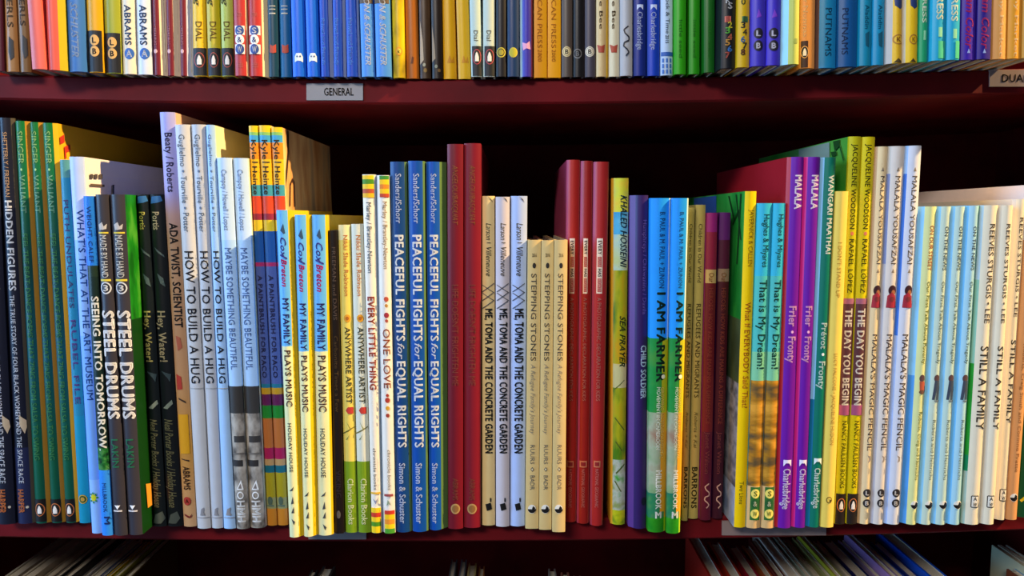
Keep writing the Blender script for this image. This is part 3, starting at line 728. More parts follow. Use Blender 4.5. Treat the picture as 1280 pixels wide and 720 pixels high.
dl = [A('g', -4, 8, .45, .5, '5a5a1c', .4, 1), P('DIAL', 27, 51, .5, .5, '8a6a1c', .2), Q(60, 96, 0, 1, '1c1a1c')] + penguin(75, .5, 1.0, 'a8483c')
for i, (a, b, c_, d_, cc) in enumerate([(239.6, 255.5, 240.3, 258.5, 'eec020'), (256, 274, 259.3, 276, 'c4b014'), (274.8, 290, 276.6, 292.6, 'b4be50')]):
    top(a, b, c_, d_, 95, cc, 'yellow green book with black foot and small bird mark, ' + ('leftmost', 'middle one', 'rightmost')[i] + ' of the three', dl, h=.25)
sw = [P('1111', 16, 20, .5, .5, 'd88a80', .3), P('1111', 79, 84, .5, .5, 'd88a80', .3)]
for y, s, c1, c2 in ((38, 'S', '2c4a94', 'f0f0f4'), (49.5, '&', 'f0f0f4', '2c4a94'), (61.5, 'W', '2c4a94', 'f0f0f4')):
    sw += [Q(y - 6, y + 6, .08, .92, 'f0ecec' if c1 != 'f0f0f4' else 'b8423c'), C(y, .5, 5.6, c1), H(s, y, .5, 6, 5.4, c2, .5)]
top(290.6, 307, 293, 309.3, 93.5, 'b43434', 'red book with stacked white letter squares on top shelf, left of two', sw, h=.26, Rc='f4e0b8', jr=1.5)
top(307.5, 331.5, 309.8, 333.4, 93.5, 'b43434', 'red book with stacked white letter squares and cream edge, right of two', sw, h=.26, Rc='f0dcb0', jr=6)
tq = [Q(7, 8, .2, .8, 'c8c4b4'), Q(11, 12, .2, .8, 'c8c4b4'), Q(16, 17.5, .2, .8, 'c8c4b4'), G(61, .5, [(-4, -5), (0, -3), (4, -5), (4, 4), (0, 5), (-4, 4)], 'b8442c')]
top(333, 346.3, 334.4, 348.8, 97, '0f3c50', 'dark teal book with small red mark on the top shelf', tq, h=.25)
top(347, 362.3, 349.4, 364.6, 97, '0f5c8e', 'teal blue book with small red mark on the top shelf', tq, h=.25)
gh = [G(72, .5, [(-5, 5), (-5, -1), (-3, -5), (3, -5), (5, -1), (5, 5), (2, 3.5), (-2, 3.5)], 'e8f0f4'), C(70.5, .38, 1.0, '2a4a80'), C(70.5, .62, 1.0, '2a4a80')]
top(363, 379.8, 365.2, 382.8, 95.5, '0f62d8', 'bright blue book with tiny white ghost mark, left one of the pair', gh, h=.26)
top(380.6, 397, 383.5, 400, 95.5, '0f62d8', 'bright blue book with tiny white ghost mark, right one of the pair', gh, h=.26)
ff = [P('Feiwel and Friends', 23, 81, .4, .4, '5a9ae8', .4)]
for i, (a, b, c_, d_, jr) in enumerate([(398, 413.5, 400.6, 416, 4), (414, 431.5, 416.5, 432, 3), (432, 446.5, 433, 449.5, 2)]):
    top(a, b, c_, d_, 95.5, '0d3fb0', 'royal blue book with light blue lettering and pale edge, ' + ('leftmost', 'middle one', 'rightmost')[i] + ' of the three', ff, h=.24, Rc='98a8c8', jr=jr)
sm = [Q(-30, 4, 0, 1, '5a4a3a', 'picture'), P('SIMON & SCHUSTER', -20, 81, .55, .42, 'd4dce8', .6, 1)]
top(449, 465.5, 451.4, 468.6, 95.5, '4a8cdc', 'light blue book with pale slanted capitals on top shelf, left of two', sm, h=.26)
top(467, 486.5, 469.6, 488.5, 95.5, '4a8cdc', 'light blue book with pale slanted capitals on top shelf, right of two', sm, h=.26)
top(489, 504.3, 491, 506, 97, ('mot', 50, '6a5a10', 'd8b80c', 'f0d00c', (1, 1, .4)), 'mottled yellow and olive book with orange circle on the top shelf', [C(64, .55, 4.6, 'e89a1c'), C(64, .55, 3, 'f0d03a'), H('k', 64, .55, 4, 3, '6a3a10', .6)], h=.25)
top(505, 521.5, 507, 524.3, 98, 'a05a14', 'plain orange brown book on the top shelf beside mottled yellow book', [G(75, .5, [(-2, 4), (0, -4), (2, -3), (1, 4)], '5a2c0c')], h=.25)
dkc = ('mot', 40, '2a1c12', '4a3420', '7a5a3a', (1, 1, .25))
top(523, 537.3, 524.8, 539, 98, dkc, 'dark brown painted book on top shelf, left one of two', [G(50, .15, [(-1, -22), (2, 0), (3, 22), (-2, 27)], 'b8a488', 'picture'), C(81, .4, 2, 'a8a084'), C(88, .5, 2.4, '8a6a30')], h=.24)
top(538, 552, 540, 553.4, 98, ('mot', 40, '1a1210', '2c2018', '4a3626', (1, 1, .25)), 'very dark brown painted book on top shelf, right one of two', [G(55, .12, [(-1, -22), (2, 0), (3, 16), (-2, 20)], '9a8468', 'picture'), C(83, .4, 2, '8a8a74'), C(88, .7, 2, '7a5a30')], h=.24)
yl = [G(75, .5, [(-3, 3), (0, -5), (3, 3)], 'c8820c'), G(75, .75, [(-2, 3), (1, -4), (2, 3)], 'c8820c')]
top(552.4, 569, 554, 571, 98.5, 'e0a408', 'golden yellow book with faint orange mark, left one of two', yl, h=.25)
top(570, 585.3, 572.5, 588.6, 98.5, 'd8a40c', 'golden yellow book with faint orange mark, right one of two', yl, h=.25)
dw = [P('Dial', 38, 51, .5, .4, '7a7a70', .3), Q(57.5, 96, .1, 1, '14181e')] + penguin(71, .55, 1.0, 'b0404a')
top(585.6, 602, 588.9, 603, 95.5, 'b8ccc4', 'pale grey green book with black foot and bird mark, left one of two', dw, h=.26)
top(603, 619, 603.6, 619, 95.5, 'bccac0', 'pale grey green book with black foot and bird mark, right one of two', dw, h=.26)
yc = [ring(65.5, .5, 5.6, 'c8b83a', 1.2), C(65.5, .5, 3.4, 'a89a30')]
top(619.8, 633.2, 619.8, 633, 95.5, '15161e', 'black book with yellow ring mark on the top shelf', yc, h=.25)
top(633.8, 649, 634, 649.3, 95.5, '123058', 'navy blue book with yellow ring mark on the top shelf', yc[:1] + [C(65.5, .5, 4.4, 'b8b02c')], h=.25)
top(649.6, 666.3, 650, 666.2, 95.5, '3a30a0', 'violet blue book with pale edge and tiny pink mark on top shelf', [G(57, .45, [(-5, -4), (0, -2), (4, -5), (5, 4), (0, 3), (-4, 5)], 'e8a0c0')], L='a8d0f0', jl=3, Rc='7a2438', jr=2, h=.26)
og = [P('KIDS CAN PRESS', -30, 60, .45, .36, 'd88a0c', .3), P('2000', 62, 77, .45, .3, 'd08410', .3)]
top(666.8, 684, 667, 684, 97, 'f5a502', 'bright orange yellow book with faint lettering, left one of two', og, h=.26, bulge=.0004)
top(684.3, 701.6, 684.3, 701.4, 97, 'f5a502', 'bright orange yellow book with faint lettering, right one of two', og, h=.26, bulge=.0004)
bm = lambda c: [ring(64.5, .45, 5.8, c, 1.2), C(64.5, .45, 4.2, c), H('B', 64.5, .45, 5, 4, '2a2420', .8)]
top(702.2, 716, 702.2, 716, 96, '564a42', 'brown grey book with cream ring mark on the top shelf', bm('e0c890'), h=.26)
top(716.6, 730.3, 716.6, 730.3, 96, '1c1a1c', 'black book with dull grey ring mark on the top shelf', [ring(67, .4, 5.4, '7a7674', 1.1), H('B', 67, .4, 5, 4, '8a8684', .6)], h=.26, Rc='8a8076', jr=1)
top(731, 745, 731, 745, 96, '4a4450', 'purple grey book with cream ring mark on the top shelf', bm('e4d8c0'), h=.26)
be = [P('Little Bee', -24, 36, .45, .36, '5a4424', .5), G(60, .45, [(-5, -4), (0, -2), (5, -4), (4, 5), (-3, 5)], 'b04a34')]
top(745.3, 760.6, 745.5, 760.3, 95.5, 'd8ba84', 'tan book with small red mark on top shelf, left one of two', be, h=.25, Rc='f0c030', jr=2.5)
top(761, 775, 761, 775, 95.5, 'dcd0ae', 'cream book with small red mark on top shelf, right one of two', be, h=.25)
top(775.6, 791.3, 775.6, 791.2, 94.5, 'b0b0b4', 'light grey book with black squiggle mark on the top shelf', squiggle(54, .42, '2a2a34', 1.0), h=.27)
cb = [G(9, .5, [(-4, -3), (4, -3), (4, 3), (1, 0), (-1, 0), (-4, 3)], 'c4cce8'), P('Charlesbridge', 15, 62, .5, .42, 'c4cce8', .5)]
top(791.8, 808.3, 791.8, 808.3, 94.5, '14287c', 'dark blue book with pale lettering on top shelf, left one of two', cb, h=.26)
top(809, 825.5, 809, 825.3, 94.5, '123cb0', 'brighter blue book with pale lettering on top shelf, right one of two', cb, h=.26)
top(826, 842.3, 826, 841.6, 94, 'b4c8e0', 'pale blue book with blue patterned foot on the top shelf', [P('Clock & Time', -10, 42, .55, .32, '5a6a7a', .3), P('2015', 44, 54, .5, .3, '4a4a50', .3), Q(65, 70, 0, 1, '2c5aa8')] +
    [Q(y, y + 5, f, f + .16, '3468b4', 'pattern') for y in (73, 80, 87) for f in (.08, .4, .72)], h=.24)
grn = [P('little seed', 25, 72, .5, .3, '1a7a10', .2)]
top(842.9, 859.3, 843.3, 858.3, 92.5, '2c9a0c', 'bright green book on top shelf, leftmost of the three', grn, h=.26)
top(861, 876.5, 861, 875.3, 92.5, '228a0c', 'middle green book of the three on the top shelf', grn, h=.26)
top(880, 895, 880, 894.6, 92, '0c5a10', 'dark green book on top shelf, rightmost of the three', grn, h=.26)
nm = lambda cs, ys, ss, fx: [H(s, y, fx + (.08 if k % 2 else -.08), 6.5, 5, c, .8, 'number_motif') for k, (s, y, c) in enumerate(zip(ss, ys, cs))]
top(902.5, 921.5, 901, 920, 83.5, '10141c', 'black book with coloured numerals running down on the top shelf',
    nm(['d8d8d8', 'c8c8c8', 'd86a5a', 'e8d83a', '6ac84a', 'd8785a', 'e8a84a', '4a8ad8', 'c85a4a'], [0, 7, 24, 31, 38, 46, 53, 61, 69], 'KS1234567', .5), h=.25)
top(922.2, 939, 921.6, 938, 85.5, 'd0a814', 'yellow book with coloured numerals running down on the top shelf',
    nm(['5a5a2a', '4a7a4a', '3a3a3a', '5a4a2a', '4a7ab0', '3a3a2a', '6a3a2a'], [2, 24, 31, 40, 49, 57, 65], '0134678', .5), h=.25)
lp = [G(18, .45, [(-3, 4), (0, -6), (4, 2)], '7a3ac0', 'star_motif')] + lb(41.5, 57, .45, 6, '1e1a2c', 'd8d4e4')
top(940.6, 958.6, 939.8, 957.8, 82.5, '3f35b4', 'violet book with two round letter marks on top shelf, left of two', lp, h=.26)
top(960, 979, 958.8, 977, 82, '4030b8', 'violet book with two round letter marks on top shelf, right of two', lp, h=.26)
top(979.8, 1000.5, 978.6, 1000, 77.5, 'b8c05a', 'pale blue and olive yellow book set forward on the top shelf', [Q(48, 54, .5, .8, '8a9a4a')], L='9ad4ee', jl=7, h=.27)
top(1000.8, 1021, 1000.6, 1019.5, 85, 'e0944a', 'orange book with black penguin panel at foot on top shelf', [P('Tiny Nonnas', -20, 46, .3, .3, 'f0d0a0', .3), Q(51, 85, .03, .48, '3a1c10')] + penguin(65, .26, .8, 'f0b060'), h=.25)
top(1024.5, 1048.3, 1023.6, 1046.6, 85.5, '1884c0', 'wide sky blue book with dark capitals on the top shelf', [P('PUTNAMS', 10, 70, .5, .38, '145a86', .5)], h=.25, L='7a5a50', jl=1)
top(1049.5, 1075, 1048.6, 1073.3, 84.5, '0f5494', 'dark blue book with faint capitals on the top shelf', [P('PUTNAMS', 10, 68, .3, .3, '0c3a70', .5)], h=.25)
tl = [P('Aladdin', 6, 36, .55, .36, '0c5a7a', .3), G(48, .6, [(-3, -5), (3, -8), (3, 10), (-2, 8)], '0c5670')]
top(1075.8, 1092, 1074.6, 1090.3, 83, '1488ac', 'teal book with faint dark lettering on top shelf, left of two', tl, h=.25)
top(1093, 1108.4, 1091.2, 1107, 82.5, '148cb8', 'teal book with faint dark lettering on top shelf, right of two', tl, h=.25)
owl = [G(2, .5, [(-4, -10), (5, -10), (6, 5), (2, 8), (-3, 4)], '24386c', 'picture'), ring(49, .6, 5.6, 'b07a2c', 1.2), H('K', 49, .6, 5, 4, '9a6a24', .6), G(76, .55, [(-5, 3), (0, -3), (6, 3)], '4a3a1c', 'picture')]
top(1108.8, 1131, 1110.8, 1129.4, 77.5, 'e4b428', 'wide yellow and grey book with ring mark on top shelf, left of two', owl, L='b8b0a8', jl=5, h=.26)
top(1131.4, 1149.6, 1130, 1148.8, 77.5, 'e8bc1c', 'yellow book with ring mark beside green book, right of two', owl, L='c8c0a8', jl=3, h=.26)
pr = lambda d: [P('LITTLE PRESS', -60, 28 + d, .5, .5, 'f0f4d8', .9), Q(38 + d, 50 + d, .4, .7, '8ad0a0')]
top(1150, 1164, 1149.3, 1162, 77, '1f9a66', 'green book with bold cream capitals on the top shelf', pr(0), h=.26, Rc='6a2030', jr=1.5)
prc = [(-1e9, '28a8d0')]
top(1167, 1184.5, 1165.4, 1183, 73.5, '22a4c8', 'turquoise book with bold cream capitals on top shelf, left of two', pr(-4) + [Q(51, 73, .4, 1, '3ab88c', 'publisher_mark')], h=.26)
top(1185.2, 1202.5, 1184, 1200.6, 73.5, '22a4c8', 'turquoise book with bold cream capitals on top shelf, right of two', pr(-2) + [Q(51, 73, .6, 1, '3ab88c', 'publisher_mark')], h=.26)
po = [P('Dream Color', -30, 61, .5, .56, 'b8246c', .5, 1), G(64, .45, [(-2, 2), (0, -3), (2, 2)], '8aa0d8')]
top(1204, 1222.4, 1202.2, 1221, 74.5, '3a1ea0', 'dark violet book with crimson lettering on top shelf, left of two', po, h=.25)
top(1223.8, 1242, 1222, 1240, 73.5, '28187c', 'dark violet book with crimson lettering on top shelf, right of two', po, h=.25)
oo = [P('Penny Market', -30, 70, .55, .3, 'f4d8a0', .4)]
top(1243, 1261, 1241.8, 1259.3, 73.5, 'dc9c54', 'light orange book with pale lettering on top shelf, left of two', oo, h=.25)
top(1262, 1279.5, 1260.4, 1278, 73, 'e0982c', 'light orange book with pale lettering on top shelf, right of two', oo, h=.25)
top(1280.5, 1298, 1279, 1296, 72, 'c8923a', 'tan orange book cut off by the right edge of the top shelf', h=.25)



def solve_depth(row, u, v):
    Y = D_EDGE
    for _ in range(6):
        p = unproject(u, v, Y)
        z = shelf_top(row, p[0])
        dz = p[2] - CAM_Z
        Y = Y * (z - CAM_Z) / dz
    return Y


def bottom_v(row, u, Y, v):
    for _ in range(5):
        p = unproject(u, v, Y)
        v += (p[2] - shelf_top(row, p[0])) * F_PX / Y * 0.9
    return v


def layout(row):
    bk = BOOKS[row]
    # how far each stands out over the board; neighbours are eased so that none needs to stand inside the other
    ys = []
    for b in bk:
        bl, br, yb = b['bot']
        ys.append(min(max(solve_depth(row, (bl + br) / 2, yb), D_EDGE - 0.062), D_EDGE + 0.03))
    y0 = list(ys)
    for _ in range(400):
        for i in range(len(bk) - 1):
            um = (bk[i]['bot'][1] + bk[i + 1]['bot'][0]) / 2
            if abs(um - 640) < 12:
                continue
            i_in, i_out = (i, i + 1) if um > 640 else (i + 1, i)
            e_in = abs((bk[i]['bot'][1] if um > 640 else bk[i + 1]['bot'][0]) - 640)
            e_out = abs((bk[i + 1]['bot'][0] if um > 640 else bk[i]['bot'][1]) - 640)
            v = ys[i_in] * e_in / max(e_out, 1) - ys[i_out]
            if v > 0:
                ys[i_out] += v * 0.5
                ys[i_in] -= v * 0.5
        for i in range(len(bk)):
            ys[i] += (y0[i] - ys[i]) * 0.03
    for b, Y in zip(bk, ys):
        xl, xr, yt = b['top']
        bl, br, yb = b['bot']
        b['Y'] = Y
        yb = bottom_v(row, (bl + br) / 2, Y, yb)
        zs = shelf_top(row, unproject((bl + br) / 2, yb, Y)[0])
        b['zs'] = zs
        p0 = [unproject(bl, yb, Y)[0], unproject(br, yb, Y)[0]]
        t0 = [unproject(xl, yt, Y)[0], unproject(xr, yt, Y)[0]]
        h = unproject((xl + xr) / 2, yt, Y)[2] - zs
        if b['H']:
            k = b['H'] / h
            t0 = [p0[i] + (t0[i] - p0[i]) * k for i in (0, 1)]
            # keep the thickness even over the unseen upper part
            m = (t0[0] + t0[1]) / 2
            wd = ((p0[1] - p0[0]) + (unproject(xr, yt, Y)[0] - unproject(xl, yt, Y)[0])) / 2
            t0 = [m - wd / 2, m + wd / 2]
            h = b['H']
        b['h'] = h
        b['xb'] = p0
        b['xt'] = t0
    # neighbours may touch but not pass through each other: work outwards from the middle

    def at(b, k, z):
        return b['xb'][k] + (b['xt'][k] - b['xb'][k]) * z / b['h']
    def give(a, b, k, v):
        # a book standing further forward hides the edge of the one behind it, which is the one to give way
        if b['Y'] < a['Y'] - 0.0005:
            return max(0.0, min(v, (a[k][1] - a[k][0]) * 0.15))
        return 0.0
    mid = min(range(len(bk)), key=lambda i: abs(sum(bk[i]['xb'])))
    gap = 0.00025
    for i in range(mid, len(bk) - 1):
        a, b = bk[i], bk[i + 1]
        for _ in range(3):
            v = at(a, 1, 0) + gap - b['xb'][0]
            if v > 0:
                w_ = give(a, b, 'xb', v)
                a['xb'][1] -= w_
                b['xb'][0] += v - w_
            hm = min(a['h'], b['h'])
            v = at(a, 1, hm) + gap - at(b, 0, hm)
            if v > 0:
                w_ = give(a, b, 'xt', v)
                a['xt'][1] -= w_ * a['h'] / hm
                b['xt'][0] += (v - w_) * b['h'] / hm
        for k in ('xb', 'xt'):
            if b[k][1] < b[k][0] + 0.004:
                b[k][1] = b[k][0] + 0.004
    for i in range(mid, 0, -1):
        a, b = bk[i], bk[i - 1]
        for _ in range(3):
            v = b['xb'][1] + gap - at(a, 0, 0)
            if v > 0:
                w_ = give(a, b, 'xb', v)
                a['xb'][0] += w_
                b['xb'][1] -= v - w_
            hm = min(a['h'], b['h'])
            v = at(b, 1, hm) + gap - at(a, 0, hm)
            if v > 0:
                w_ = give(a, b, 'xt', v)
                a['xt'][0] += w_ * a['h'] / hm
                b['xt'][1] -= (v - w_) * b['h'] / hm
        for k in ('xb', 'xt'):
            if b[k][0] > b[k][1] - 0.004:
                b[k][0] = b[k][1] - 0.004


def as_bands(spec, yt):
    """-> list of (y_top, material spec) from the top down"""
    if isinstance(spec, list):
        return spec
    return [(-1e9, spec)]


def build_book(b):
    Y, zs, h = b['Y'], b['zs'], b['h']
    ox = (b['xb'][0] + b['xb'][1]) / 2
    root = bpy.data.objects.new('book', None)
    root.location = (ox, Y, zs)
    root.empty_display_size = 0.02
    col.objects.link(root)
    root['label'] = b['label']
    root['category'] = 'book'
    root['group'] = {'top': 'books on the top shelf', 'mid': 'books on the middle shelf', 'low': 'books on the bottom shelf'}[b['row']]
    sc_px = Y / F_PX * 1.0

    def zy(v):
        return unproject(640, v, Y)[2] - zs

    def xat(k, z):
        return b['xb'][k] + (b['xt'][k] - b['xb'][k]) * z / h - ox
    wid = (b['xb'][1] - b['xb'][0] + b['xt'][1] - b['xt'][0]) / 2
    bul = b['bulge'] if b['bulge'] is not None else min(0.0026, wid * 0.16)
    t = min(0.0023 if b['hard'] else 0.0006, wid * 0.16)
    if b['row'] == 'low':
        t = min(0.0026, wid * 0.22)
    jl = b['jl'] * sc_px
    jr = b['jr'] * sc_px
    NS = 8
    S = as_bands(b['c'], 0)
    Lb = as_bands(b['L'] if b['L'] is not None else (S[0][1] if b['ramp'] is None else b['ramp'][0][1]), 0)
    Rb = as_bands(b['R'] if b['R'] is not None else (S[0][1] if b['ramp'] is None else b['ramp'][0][1]), 0)
    if b['ramp']:
        zr = sorted([(zy(v), c) for v, c in b['ramp']])
        S = [(-1e9, ('ramp', tuple(zr)))]
    cuts = {0.0, h}
    for bands in (S, Lb, Rb):
        for y, _ in bands[1:]:
            z = zy(y)
            if 0.0005 < z < h - 0.0005:
                cuts.add(round(z, 5))
    cuts = sorted(cuts)

    def section(z, inner):
        x0, x1 = xat(0, z), xat(1, z)
        s0, s1 = x0 + max(jl, 0.0003), x1 - max(jr, 0.0003)
        pts = [(x0, b['d']), (x0, bul + max(0.0016, jl * 0.9))]
        for i in range(NS + 1):
            f = i / NS
            pts.append((s0 + (s1 - s0) * f, bul * (2 * f - 1) ** 2))
        pts += [(x1, bul + max(0.0016, jr * 0.9)), (x1, b['d'])]
        if inner:
            out = []
            n = len(pts)
            for i, (x, y) in enumerate(pts):
                out.append((min(max(x, x0 + t), x1 - t), y if i in (0, n - 1) else max(y, bul) + t))
            return out
        return pts
    verts, faces, fm = [], [], []
    mats, midx = [], {}

    def mi(spec):
        if spec not in midx:
            midx[spec] = len(mats)
            mats.append(mat(spec))
        return midx[spec]
    inner_i = mi('cfc6b4')

    def pick(bands, z):
        r = bands[0][1]
        for y, s in bands:
            if y < -1e8 or zy(y) >= z:
                r = s
        return r
    npt = NS + 5
    for z in cuts:
        for x, y in section(z, False):
            verts.append((x, y, z))
    nb = len(verts)
    for z in (0.0, h):
        for x, y in section(z, True):
            verts.append((x, y, z))
    for k in range(len(cuts) - 1):
        zm = (cuts[k] + cuts[k + 1]) / 2
        ms, ml, mr_ = mi(pick(S, zm)), mi(pick(Lb, zm)), mi(pick(Rb, zm))
        for i in range(npt - 1):
            a = k * npt + i
            faces.append((a, a + 1, a + 1 + npt, a + npt))
            if i < 1 or (i == 1 and jl > 0):
                fm.append(ml)
            elif i > npt - 3 or (i == npt - 3 and jr > 0):
                fm.append(mr_)
            else:
                fm.append(ms)
    for i in range(npt - 1):     # inside, head and tail of the boards
        a, a2 = nb + i, nb + npt + i
        faces.append((a, a2, a2 + 1, a + 1))
        fm.append(inner_i)
        lo, hi = i, (len(cuts) - 1) * npt + i
        faces.append((lo, a, a + 1, lo + 1))
        faces.append((hi, hi + 1, a2 + 1, a2))
        zz = (pick(Lb if i < 2 else Rb if i > npt - 4 else S, cuts[0] + 1e-4), pick(Lb if i < 2 else Rb if i > npt - 4 else S, h - 1e-4))
        fm.append(mi(zz[0]))
        fm.append(mi(zz[1]))
    for i in (0, npt - 1):       # fore edges of the boards
        lo, hi = i, (len(cuts) - 1) * npt + i
        faces.append((lo, hi, nb + npt + i, nb + i) if i == 0 else (lo, nb + i, nb + npt + i, hi))
        fm.append(mi((Lb if i == 0 else Rb)[0][1]))
    mesh_obj('cover', verts, faces, mats, fm, root, smooth=True)
    # page block
    ins = (0.0012 if b['row'] == 'low' else 0.003) if b['hard'] else 0.0004
    y0, y1 = bul + t + 0.0006, b['d'] - (0.004 if b['hard'] else 0.0005)
    pv = []
    for z in (ins, h - ins):
        for yy in (y0, y1):
            pv += [(xat(0, z) + t, yy, z), (xat(1, z) - t, yy, z)]
    pf = [(0, 1, 5, 4), (1, 3, 7, 5), (3, 2, 6, 7), (2, 0, 4, 6), (4, 5, 7, 6), (1, 0, 2, 3)]
    mesh_obj('pages', pv, pf, [page_mat()], None, root)
    # printing
    layers = {}

    def place(f, z, off):
        z = min(max(z, 0.0004), h - 0.0004)
        x0, x1 = xat(0, z), xat(1, z)
        s0, s1 = x0 + max(jl, 0.0003), x1 - max(jr, 0.0003)
        f = min(max(f, 0.0), 1.0)
        k = min(int(f * NS), NS - 1)
        g = f * NS - k
        ya = bul * (2 * k / NS - 1) ** 2
        yb2 = bul * (2 * (k + 1) / NS - 1) ** 2
        return (s0 + (s1 - s0) * f, ya + (yb2 - ya) * g - off, z)

    def wrap(V, Fc, off):
        """cut flat print along the facets of the rounded spine and lay it on"""
        fmin, fmax = min(v[0] for v in V), max(v[0] for v in V)
        bm = bmesh.new()
        bv = [bm.verts.new((v[0], 0, v[1] * 10)) for v in V]
        for f in Fc:
            try:
                bm.faces.new([bv[i] for i in f])
            except ValueError:
                pass
        for k in range(1, NS):
            if fmin < k / NS < fmax:
                bmesh.ops.bisect_plane(bm, geom=bm.verts[:] + bm.edges[:] + bm.faces[:], plane_co=(k / NS, 0, 0), plane_no=(1, 0, 0), dist=1e-5)
        bm.verts.index_update()
        V2 = [place(v.co.x, v.co.z / 10, off) for v in bm.verts]
        F2 = [tuple(v.index for v in f.verts) for f in bm.faces]
        bm.free()
        return V2, F2
    spw = max(wid - jl - jr, 0.002)
    P2 = lambda f, z: (f, z)
    for n, it in enumerate(b['items']):
        off = 0.00022 + 0.00007 * n
        name, kind = it[0], it[1]
        V, Fc = [], []
        if kind == 'text':
            s, ya, yb_, fx, fh, c, bold, ital = it[2:]
            vs, fs = text_mesh(s, bold, ital)
            za, zb = zy(ya), zy(yb_)
            V = [P2(fx + (y - 0.5) * fh, za + (zb - za) * x) for x, y in vs]
            Fc = fs
        elif kind == 'upright':
            s, y, fx, hp, wp, c, bold = it[2:]
            vs, fs = text_mesh(s, bold, 0)
            z = zy(y)
            V = [P2(fx + (x - 0.5) * wp * sc_px / spw, z + (yy - 0.5) * hp * sc_px * 1.08) for x, yy in vs]
            Fc = fs
        elif kind == 'ell':
            y, fx, rx, ry, c = it[2:]
            z = zy(y)
            N = 20
            V = [P2(fx + rx * sc_px / spw * math.cos(2 * math.pi * k / N), z + ry * sc_px * 1.08 * math.sin(2 * math.pi * k / N)) for k in range(N)]
            Fc = [tuple(range(N))]
        elif kind == 'ring':
            y, fx, r, wd, c = it[2:]
            z = zy(y)
            N = 22
            for rr in (r, r - wd):
                V += [P2(fx + rr * sc_px / spw * math.cos(2 * math.pi * k / N), z + rr * sc_px * 1.08 * math.sin(2 * math.pi * k / N)) for k in range(N)]
            Fc = [(k, (k + 1) % N, N + (k + 1) % N, N + k) for k in range(N)]
        elif kind == 'rect':
            ya, yb_, f1, f2, c = it[2:]
            za, zb = zy(ya), zy(yb_)
            K = 4
            for z in (zb, za):
                V += [P2(f1 + (f2 - f1) * k / K, z) for k in range(K + 1)]
            Fc = [(k, k + 1, K + 2 + k, K + 1 + k) for k in range(K)]
        elif kind == 'poly':
            y, fx, pts, c = it[2:]
            z = zy(y)
            V = [P2(fx + px * sc_px / spw, z - py * sc_px * 1.08) for px, py in pts]
            Fc = [tuple(range(len(pts)))]
        elif kind == 'side':
            side, pts, c = it[2:]
            k = 0 if side == 'L' else 1
            for u, v in pts:
                p = unproject(u, v, 1.0)
                z = h * 0.8
                for _ in range(4):
                    yy = (xat(k, z) + ox) / p[0]
                    z = (p[2] - CAM_Z) * yy + CAM_Z - zs
                V.append((xat(k, z) + (-off if k == 0 else off), min(max(yy - Y, bul + 0.003), b['d'] - 0.002), min(z, h - 0.001)))
            Fc = [tuple(range(len(pts)))]
        if kind in ('ell', 'rect') and name == 'author_lettering':
            name = 'separator_mark#%d' % n
        if kind in ('rect', 'poly') and name == 'series_mark':
            name = 'series_rule#%d' % n
        if kind != 'side':
            V, Fc = wrap(V, Fc, off)
        if kind not in ('text', 'upright') and (kind == 'side' or name.endswith('motif') or name in ('stripes', 'picture', 'pattern', 'publisher_mark_piece')):
            name = name + '#%d' % n
        L_ = layers.setdefault(name, [[], [], [], {}])
        base = len(L_[0])
        L_[0].extend(V)
        if c not in L_[3]:
            L_[3][c] = len(L_[3])
        for f in Fc:
            g = tuple(base + q for q in f)
            # face the reader
            p, q, r_ = (L_[0][g[0]], L_[0][g[1]], L_[0][g[2]])
            if (q[0] - p[0]) * (r_[2] - p[2]) - (q[2] - p[2]) * (r_[0] - p[0]) < 0:
                g = g[::-1]
            L_[1].append(g)
            L_[2].append(L_[3][c])
    for name, (V, Fc, Fm, cs) in layers.items():
        mesh_obj(name.split('#')[0], V, Fc, [mat(c, 0.5) for c in cs], Fm, root)
    return root


for row in ('top', 'mid'):
    layout(row)
    for b in BOOKS[row]:
        build_book(b)

# ------------------------------------------------------------------ bottom shelf: the heads of the books show in the shade
def low(u0, u1, zt, c, label, d=.2, yfront=.585, Rc=None, L=None, jr=0.0, yaw=0.0, lean=0.0):
    """u0, u1: where the head of the book meets the lower edge of the view; zt: height of its head above the floor"""
    def hit(u, v):
        a = unproject(u, v, 1.0)
        k = (zt - CAM_Z) / (a[2] - CAM_Z)
        return a[0] * k
    zt -= .006
    d += .05 if not 380 < u0 < 730 else .015
    zt += RND.choice((-.008, -.004, 0, .004))
    x0, x1 = hit(u0, 718), hit(u1, 718)
    x1 -= (x1 - x0) * .22
    if x1 - x0 < .0045:
        x1 = x0 + .0045
    zs = shelf_top('low', (x0 + x1) / 2)
    b = dict(row='low', c=c, label=label, items=[], L=L, R=Rc, jl=0, jr=jr, d=d, hard=True, H=None, bulge=None, ramp=None, Y=yfront, zs=zs, h=zt - zs,
             xb=[x0, x1], xt=[x0, x1])
    LOW.append(b)


LOW = []
RND = random.Random(4)
low(9, 29, .985, 'c8c0b4', 'white bordered book in shade at left of the bottom shelf, leftmost one', d=.23)
low(30, 50, .985, 'd4c8b4', 'cream book in shade on bottom shelf, second from the left', d=.22)
low(51, 70, .986, 'c8b49c', 'tan book in shade on bottom shelf, third from the left', d=.22)
low(71, 81, .986, '5a5652', 'thin grey book in shade on bottom shelf, fourth from the left', d=.21)
low(82, 98, .986, '1c1a1e', 'black book in shade on bottom shelf beside thin grey book', d=.21)
low(99, 110, .987, 'c0bcc8', 'thin lilac white book on bottom shelf beside black book', d=.21)
low(111, 128, .988, 'e0d8c4', 'cream book on bottom shelf left of the thin blue book', d=.21)
low(128.6, 134.5, .988, '4a6ab0', 'thin blue book on bottom shelf between cream and yellow books', d=.2)
low(135.5, 143, .989, 'e8bc14', 'thin yellow book on the bottom shelf beside blue book', d=.2)
